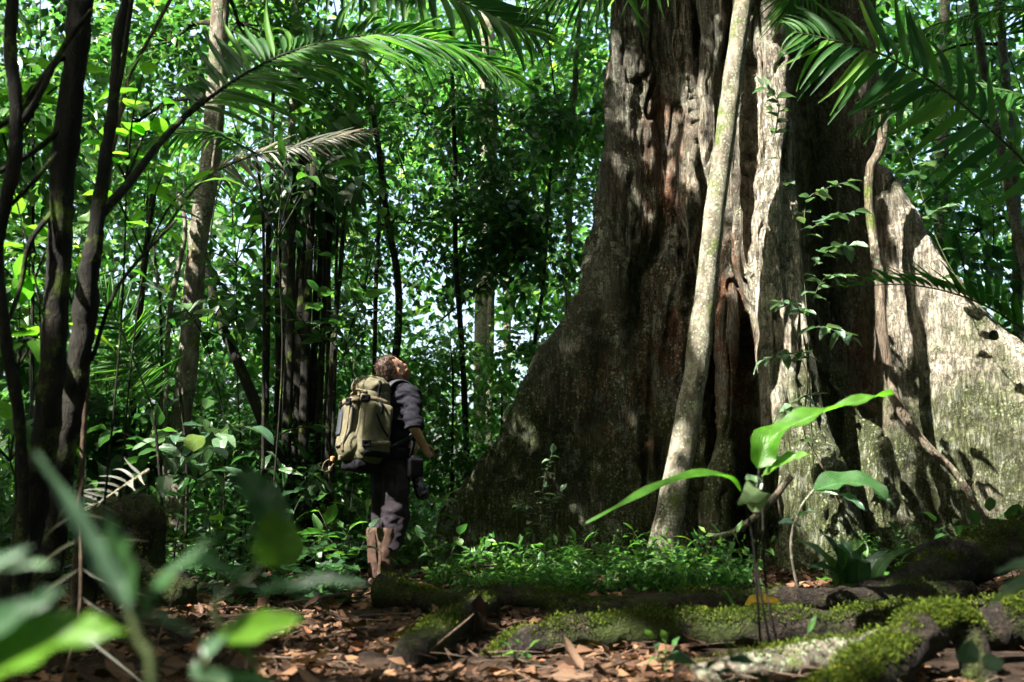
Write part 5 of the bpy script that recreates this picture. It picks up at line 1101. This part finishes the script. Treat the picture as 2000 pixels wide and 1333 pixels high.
for (u, v, w, mt) in [(1555, 1052, .05, L_DARK), (1600, 1035, .055, L_DARK), (1632, 1060, .07, L_MID), (1690, 1062, .06, L_DARK), (1735, 1075, .04, L_WAXY), (1785, 1068, .035, L_MID), (1580, 1105, .05, L_DARK), (1640, 1048, .05, L_WAXY), (1670, 1050, .05, L_MID)]:
    q = P(u, v, 5.5 + r6.uniform(-.2, .2)); mid = (g2 + q) * .5 + Vector((0, 0, .1)); long_leaf(t, [g2 + (q - g2) * .2, mid, q], w, mt, (0, -.6, .8))
tube_obj('stem', [g2, g2 + Vector((0, 0, .12))], [.01, .008], B_STEM, t, n=4, seg=6)
g2 = gp(1560, 5.0)
t = empty('thin_sapling', tuple(g2)); tag(t, 'thin pale-stemmed sapling with drooping grey-green leaves in front of the mossy column', 'sapling')
tube_obj('stem', [g2, P(1545, 1080, 5.0), P(1560, 1000, 5.0), P(1590, 955, 5.0)], [.008, .006, .004], B_PALE, t, n=20, seg=6)
for pth, w, mt in [([(1590, 958, 5), (1640, 945, 5), (1700, 950, 4.95), (1740, 985, 4.9)], .085, L_DARK), ([(1640, 965, 5), (1660, 975, 4.95), (1692, 1000, 4.9)], .035, L_WAXY), ([(1710, 970, 4.95), (1735, 980, 4.9), (1752, 995, 4.9)], .018, L_WAXY),
                   ([(1560, 1030, 5), (1545, 1020, 4.95), (1520, 1022, 4.9)], .03, L_WAXY), ([(1590, 962, 5), (1610, 962, 4.95), (1640, 968, 4.9)], .02, L_WAXY), ([(1560, 1010, 5), (1575, 1000, 4.95), (1600, 1003, 4.9)], .025, L_DARK)]: long_leaf(t, pth, w, mt, (.1, -.5, .9))
g2 = gp(1440, 4.6)
plant('seedling', 'small bright seedling just below the yellow leaf on the mossy log', [[P(1430, 1185, 4.6), P(1432, 1215, 4.6), g2], [P(1460, 1205, 4.6), P(1440, 1220, 4.6), g2], [P(1405, 1205, 4.6), P(1428, 1225, 4.6), g2]], 12, L_MID, 'lance', (.07, .12), 'seedling', srad=.004, t0=.3)
g2 = gp(1205, 3.75)
plant('seedling', 'slim seedling with two thin leaves at the bottom centre right', [[P(1555, 1265, 3.9), P(1552, 1300, 3.9), gp(1552, 3.9)], [P(1580, 1235, 3.9), P(1560, 1262, 3.9), gp(1552, 3.9)]], 6, L_MID, 'lance', (.06, .1), 'seedling', srad=.003, t0=.3)
plant('seedling', 'blurred leafy seedling at the bottom edge right of centre', [[P(1425, 1285, 2.4), P(1420, 1320, 2.4), gp(1415, 2.4)], [P(1360, 1300, 2.4), P(1390, 1330, 2.4), gp(1415, 2.4)], [P(1460, 1310, 2.4), P(1440, 1340, 2.4), gp(1415, 2.4)]], 12, L_DARK, 'oval', (.06, .11), 'seedling', srad=.003, t0=.3)
plant('seedling', 'two blurred round leaves at the bottom right', [[P(1885, 1290, 2.6), P(1890, 1330, 2.6), gp(1895, 2.6)], [P(1930, 1298, 2.6), P(1910, 1330, 2.6), gp(1895, 2.6)]], 2, L_WAXY, 'round', (.07, .08), 'seedling', srad=.003, t0=.2, up=(0, -.7, .6))
t = empty('edge_plant', tuple(P(2080, 1300, 2.0))); tag(t, 'blurred pale leaf pushing in from the right edge', 'plant')
for pth, w in [([(2060, 1100, 1.9), (2010, 1105, 1.9), (1945, 1118, 1.9)], .022), ([(2060, 1120, 1.9), (2000, 1140, 1.9), (1935, 1178, 1.9)], .02)]: long_leaf(t, pth, w, L_WAXY, (0, -.4, .9))
tube_obj('stem', [gp(2080, 1.95), P(2075, 1250, 1.95), P(2060, 1100, 1.9)], .004, B_STEM, t, n=10, seg=5)
o = long_leaf(None, [(1455, 1182, 5.0), (1490, 1172, 4.98), (1530, 1180, 4.95)], .035, leaf_mat('yellow_leaf', (.5, .27, .01), (.6, .34, .012), (.7, .42, .02), veins=True, trans=1.2), (0, -.6, .8), nm='fallen_leaf'); tag(o, 'single bright yellow fallen leaf on the thick mossy log', 'leaf')

# ------------------------------------------------------------------ blurred foreground plants, lower left
t = empty('foreground_plant', tuple(P(330, 1700, 1.0))); tag(t, 'out-of-focus plant with long whitish and green leaves, lower left', 'plant')
tube_obj('stem', [gp(340, 1.0), P(300, 1400, 1.0), P(270, 1250, 1.0), P(250, 1180, 1.0)], [.006, .004], B_STEM, t, n=12, seg=6)
for pth, w, mt, uv_ in [([(255, 1190, 1.0), (200, 1110, 1.0), (140, 1000, 1.0), (70, 885, 1.0)], .014, L_WAXY, (.4, -.4, .8)), ([(250, 1190, 1.0), (245, 1130, .98), (225, 1070, .96), (205, 1000, .95)], .018, L_WAXY, (.2, -.5, .8)),
                        ([(270, 1220, 1.0), (300, 1170, 1.0), (350, 1110, 1.0), (420, 1050, 1.0)], .012, L_DARK, (-.2, -.5, .8)), ([(260, 1200, 1.0), (310, 1205, 1.0), (370, 1235, 1.0)], .008, L_WAXY, (0, -.5, .8)),]: long_leaf(t, pth, w, mt, uv_)
t = empty('foreground_plant', tuple(P(-80, 1600, .95))); tag(t, 'out-of-focus plant with one big green leaf in the bottom left corner', 'plant')
tube_obj('stem', [gp(-80, .95), P(-90, 1420, .95), P(-70, 1330, .95)], [.006, .004], B_STEM, t, n=12, seg=6)
for pth, w, mt in [([(-70, 1330, .95), (30, 1285, .95), (130, 1245, .95), (245, 1235, .95)], .034, L_BRIGHT), ([(-70, 1320, .95), (-20, 1240, .95), (60, 1190, .95), (130, 1150, .95)], .022, L_DARK), ([(-60, 1120, .95), (0, 1108, .95), (60, 1103, .95), (105, 1105, .95)], .007, L_WAXY), ([(-60, 1115, .95), (0, 1100, .95), (60, 1070, .95)], .009, L_WAXY),
                    ([(-90, 1400, .95), (-40, 1250, .95), (-60, 1120, .95)], .004, L_DARK)]: long_leaf(t, pth, w, mt, (.1, -.6, .8))
t = empty('foreground_plant', tuple(P(600, 1650, 1.25))); tag(t, 'out-of-focus plant with dark and bright green oval leaves left of the boots', 'plant')
tube_obj('stem', [gp(610, 1.25), P(520, 1380, 1.25), P(440, 1240, 1.25), P(420, 1180, 1.25), P(500, 1120, 1.25), P(545, 1060, 1.25)], [.005, .004, .003], B_STEM, t, n=24, seg=6)
for pth, w, mt, uv_ in [([(548, 1110, 1.25), (545, 1070, 1.24), (535, 1030, 1.23), (530, 995, 1.22)], .03, L_MID, (.1, -.9, .4)), ([(545, 1060, 1.25), (520, 990, 1.25), (490, 950, 1.25), (455, 918, 1.25)], .025, L_DARK, (.3, -.8, .3)),
                        ([(430, 1235, 1.25), (480, 1235, 1.22), (540, 1222, 1.2), (592, 1212, 1.18)], .022, L_BRIGHT, (0, -.75, .6)), ([(500, 1150, 1.25), (560, 1150, 1.2), (640, 1138, 1.18), (730, 1145, 1.15)], .018, L_DARK, (0, -.4, .9)),
                        ([(540, 1090, 1.25), (600, 1075, 1.25), (660, 1066, 1.22), (745, 1068, 1.2)], .009, L_DARK, (0, -.2, 1)), ([(440, 1240, 1.25), (415, 1260, 1.2), (400, 1290, 1.18)], .012, L_WAXY, (0, -.8, .4)),
                        ([(480, 1140, 1.25), (420, 1110, 1.22), (370, 1100, 1.2), (330, 1110, 1.2)], .02, L_DARK, (0, -.5, .9)), ([(540, 1330, 1.25), (400, 1320, 1.2), (380, 1290, 1.2)], .01, L_WAXY, (0, -.7, .6))]: long_leaf(t, pth, w, mt, uv_)

# ------------------------------------------------------------------ forest floor: fallen leaves, twigs, herbs
dm = leaf_meshes('dry', LITTER, 'fallen_leaf'); n_ = 0; r7 = np.random.default_rng(77)
while n_ < 280:
    Yk = 3.35 + 3.6 * r7.uniform() ** 1.5; u = r7.uniform(-80, 1500 if Yk < 5.2 else 1100); x = (u - 1000) / FPX * Yk; z = ground_at(x, Yk)
    a = r7.uniform(0, 6.28); s = .05 + .11 * r7.uniform() ** 1.5
    o = put_leaf('fallen_leaf', dm[int(r7.integers(6))], None, (x, Yk, z + .022 + r7.uniform(0, .02)), (math.cos(a), math.sin(a), r7.normal(0, .25)), (r7.normal(0, .45), r7.normal(-.2, .45), 1), s)
    wh = ('under the blurred plants at lower left' if u < 350 else 'in front of the hiker’s boots' if Yk > 4.9 and u < 860 else 'left of the leaning forked twig' if u < 740 else 'around the leaning forked twig' if u < 960
          else 'behind the thick mossy log' if Yk > 4.5 else 'just before the thick mossy log')
    tag(o, ('small', 'medium-sized', 'large')[(s > .07) + (s > .105)] + ' curled brown fallen leaf ' + wh, 'leaf', 'fallen leaves littering the foreground'); n_ += 1
N = 26000; Yk = 3.0 + 6.5 * r7.uniform(0, 1, N) ** 1.6; u = r7.uniform(-200, 2200, N); x = (u - 1000) / FPX * Yk; z = gh(x, Yk)
a = r7.uniform(0, 6.28, N); d = np.stack([np.cos(a), np.sin(a), r7.normal(0, .3, N)], 1); up = np.stack([r7.normal(0, .5, N), r7.normal(0, .5, N), np.ones(N)], 1)
k = fbm(np.stack([x * 2.2, Yk * 2.2, 0 * x], 1), 3, 24) > .43; V1, F1 = leaf_cloud_arrays(np.stack([x, Yk, z + r7.uniform(.0, .035, N)], 1)[k], d[k], up[k], (.02 + .09 * r7.uniform(0, 1, N) ** 2)[k], 1.3)
tag(world_obj('leaf_litter', V1, F1, LITTER_LO), 'brown leaf litter covering the ground', None, None, 'stuff')
tw = []
for k in range(420):
    yk = 3.2 + 4 * r7.uniform() ** 1.4; xk = (r7.uniform(-100, 2100) - 1000) / FPX * yk; a = r7.uniform(0, 6.28); L = r7.uniform(.05, .28); z0 = ground_at(xk, yk) + .03
    tw.append(tube([(xk, yk, z0), (xk + L * .5 * math.cos(a) + r7.normal(0, .015), yk + L * .5 * math.sin(a), z0 + r7.uniform(0, .025)), (xk + L * math.cos(a), yk + L * math.sin(a), z0 + r7.uniform(-.01, .02))], [.0035, .002], n=5, seg=4))
V1, F1 = merge(tw); tag(world_obj('twig_litter', V1, F1, B_TWIG), 'bits of dead twig scattered in the leaf litter', None, None, 'stuff')
o = put_leaf('fallen_leaf', dm[0], None, P(925, 1248, 4.9), (.1, .15, .95), (.1, -1, .1), .2, 1.1); tag(o, 'large pale brown leaf standing upright in the middle foreground', 'leaf')
for lab, pth, rr in [('forked twig leaning in the centre foreground', [(770, 1318, 3.9), (840, 1270, 4.1), (900, 1222, 4.3), (925, 1200, 4.4)], .007), ('thin twig lying left of the upright pale leaf', [(860, 1290, 4.2), (980, 1310, 4.1), (1060, 1330, 4.0)], .004),
                     ('pale stick lying in front of the boots', [(560, 1180, 6.0), (640, 1165, 6.1), (710, 1155, 6.3)], .011), ('crooked twig left of the seedling log end', [(700, 1205, 5.4), (800, 1200, 5.5), (900, 1210, 5.4)], .006),
                     ('stick at the bottom edge near the centre', [(1080, 1328, 3.7), (1160, 1312, 3.8), (1230, 1290, 3.95)], .007), ('thin bare stick slanting in the left foreground', [(290, 1300, 3.4), (320, 1220, 3.5), (350, 1130, 3.6)], .005),
                     ('grey stick lying across the litter at lower left', [(420, 1300, 3.9), (520, 1285, 4.0), (640, 1290, 4.0)], .007)]:
    o = tube_obj('fallen_twig', [P(*q) for q in pth], [rr, rr, rr * .5], B_TWIG, n=18, seg=6, rough=.2, freq=30); tag(o, lab, 'twig')
N = 11000; u = r7.uniform(850, 1780, N); Yk = r7.uniform(6.9, 9.3, N); x = (u - 1000) / FPX * Yk
k = (fbm(np.stack([x * 1.6, Yk * 1.6, 0 * x], 1), 2, 4) + .12 * np.exp(-((u - 1180) / 330) ** 2)) > .59; x, Yk = x[k], Yk[k]; N = len(x); z = gh(x, Yk)
d = np.stack([r7.normal(0, .55, N), r7.normal(0, .55, N), np.ones(N) * .8], 1)
V1, F1 = leaf_cloud_arrays(np.stack([x, Yk, z], 1), d, r7.normal(0, 1, (N, 3)), r7.uniform(.03, .20, N) * r7.uniform(.5, 1, N), .28)
N2 = 5000; q = r7.integers(0, N, N2); hh = r7.uniform(.01, .26, N2) * r7.uniform(.2, 1, N2); a = r7.uniform(0, 6.28, N2)
V2, F2 = leaf_cloud_arrays(np.stack([x[q] + r7.normal(0, .04, N2), Yk[q] + r7.normal(0, .04, N2), z[q] + hh], 1), np.stack([np.cos(a), np.sin(a), r7.normal(-.1, .3, N2)], 1), np.stack([r7.normal(0, .4, N2), r7.normal(-.2, .4, N2), np.ones(N2)], 1), r7.uniform(.03, .09, N2), 1.0)
N3 = 330; q = r7.integers(0, N, N3); bb = np.stack([x[q], Yk[q], z[q] + .30 * r7.uniform(.1, 1, N3) ** 1.6], 1)
p3, d3, u3, s3 = twigs(bb, np.tile(np.array([0, -.2, .5]), (N3, 1)), 7, .13, .065, r7, .1, .4); V3, F3 = leaf_cloud_arrays(p3, d3, u3, s3, .75)
V1, F1 = merge([(V1, F1), (V2, F2), (V3, F3)]); tag(world_obj('ground_cover', V1, F1, GRASS), 'bright grass and small herbs at the giant tree’s foot', None, None, 'stuff')
N = 9000; u = r7.uniform(-300, 780, N); Yk = r7.uniform(6.2, 11, N); x = (u - 1000) / FPX * Yk; k = (fbm(np.stack([x * 1.2, Yk * 1.2, 0 * x], 1), 2, 14) > .45) & ~((u > 690) & (Yk < 7.9)); x, Yk = x[k], Yk[k]; N = len(x)
a = r7.uniform(0, 6.28, N)
V1, F1 = leaf_cloud_arrays(np.stack([x, Yk, gh(x, Yk) + r7.uniform(.02, .5, N) * r7.uniform(0, 1, N)], 1), np.stack([np.cos(a), np.sin(a), r7.normal(0, .3, N)], 1), np.stack([r7.normal(0, .4, N), r7.normal(-.2, .4, N), np.ones(N)], 1), r7.uniform(.06, .15, N), 1.0)
tag(world_obj('ground_cover', V1, F1, G_DARK), 'shaded ground-hugging leaves at the left behind the stump', None, None, 'stuff')
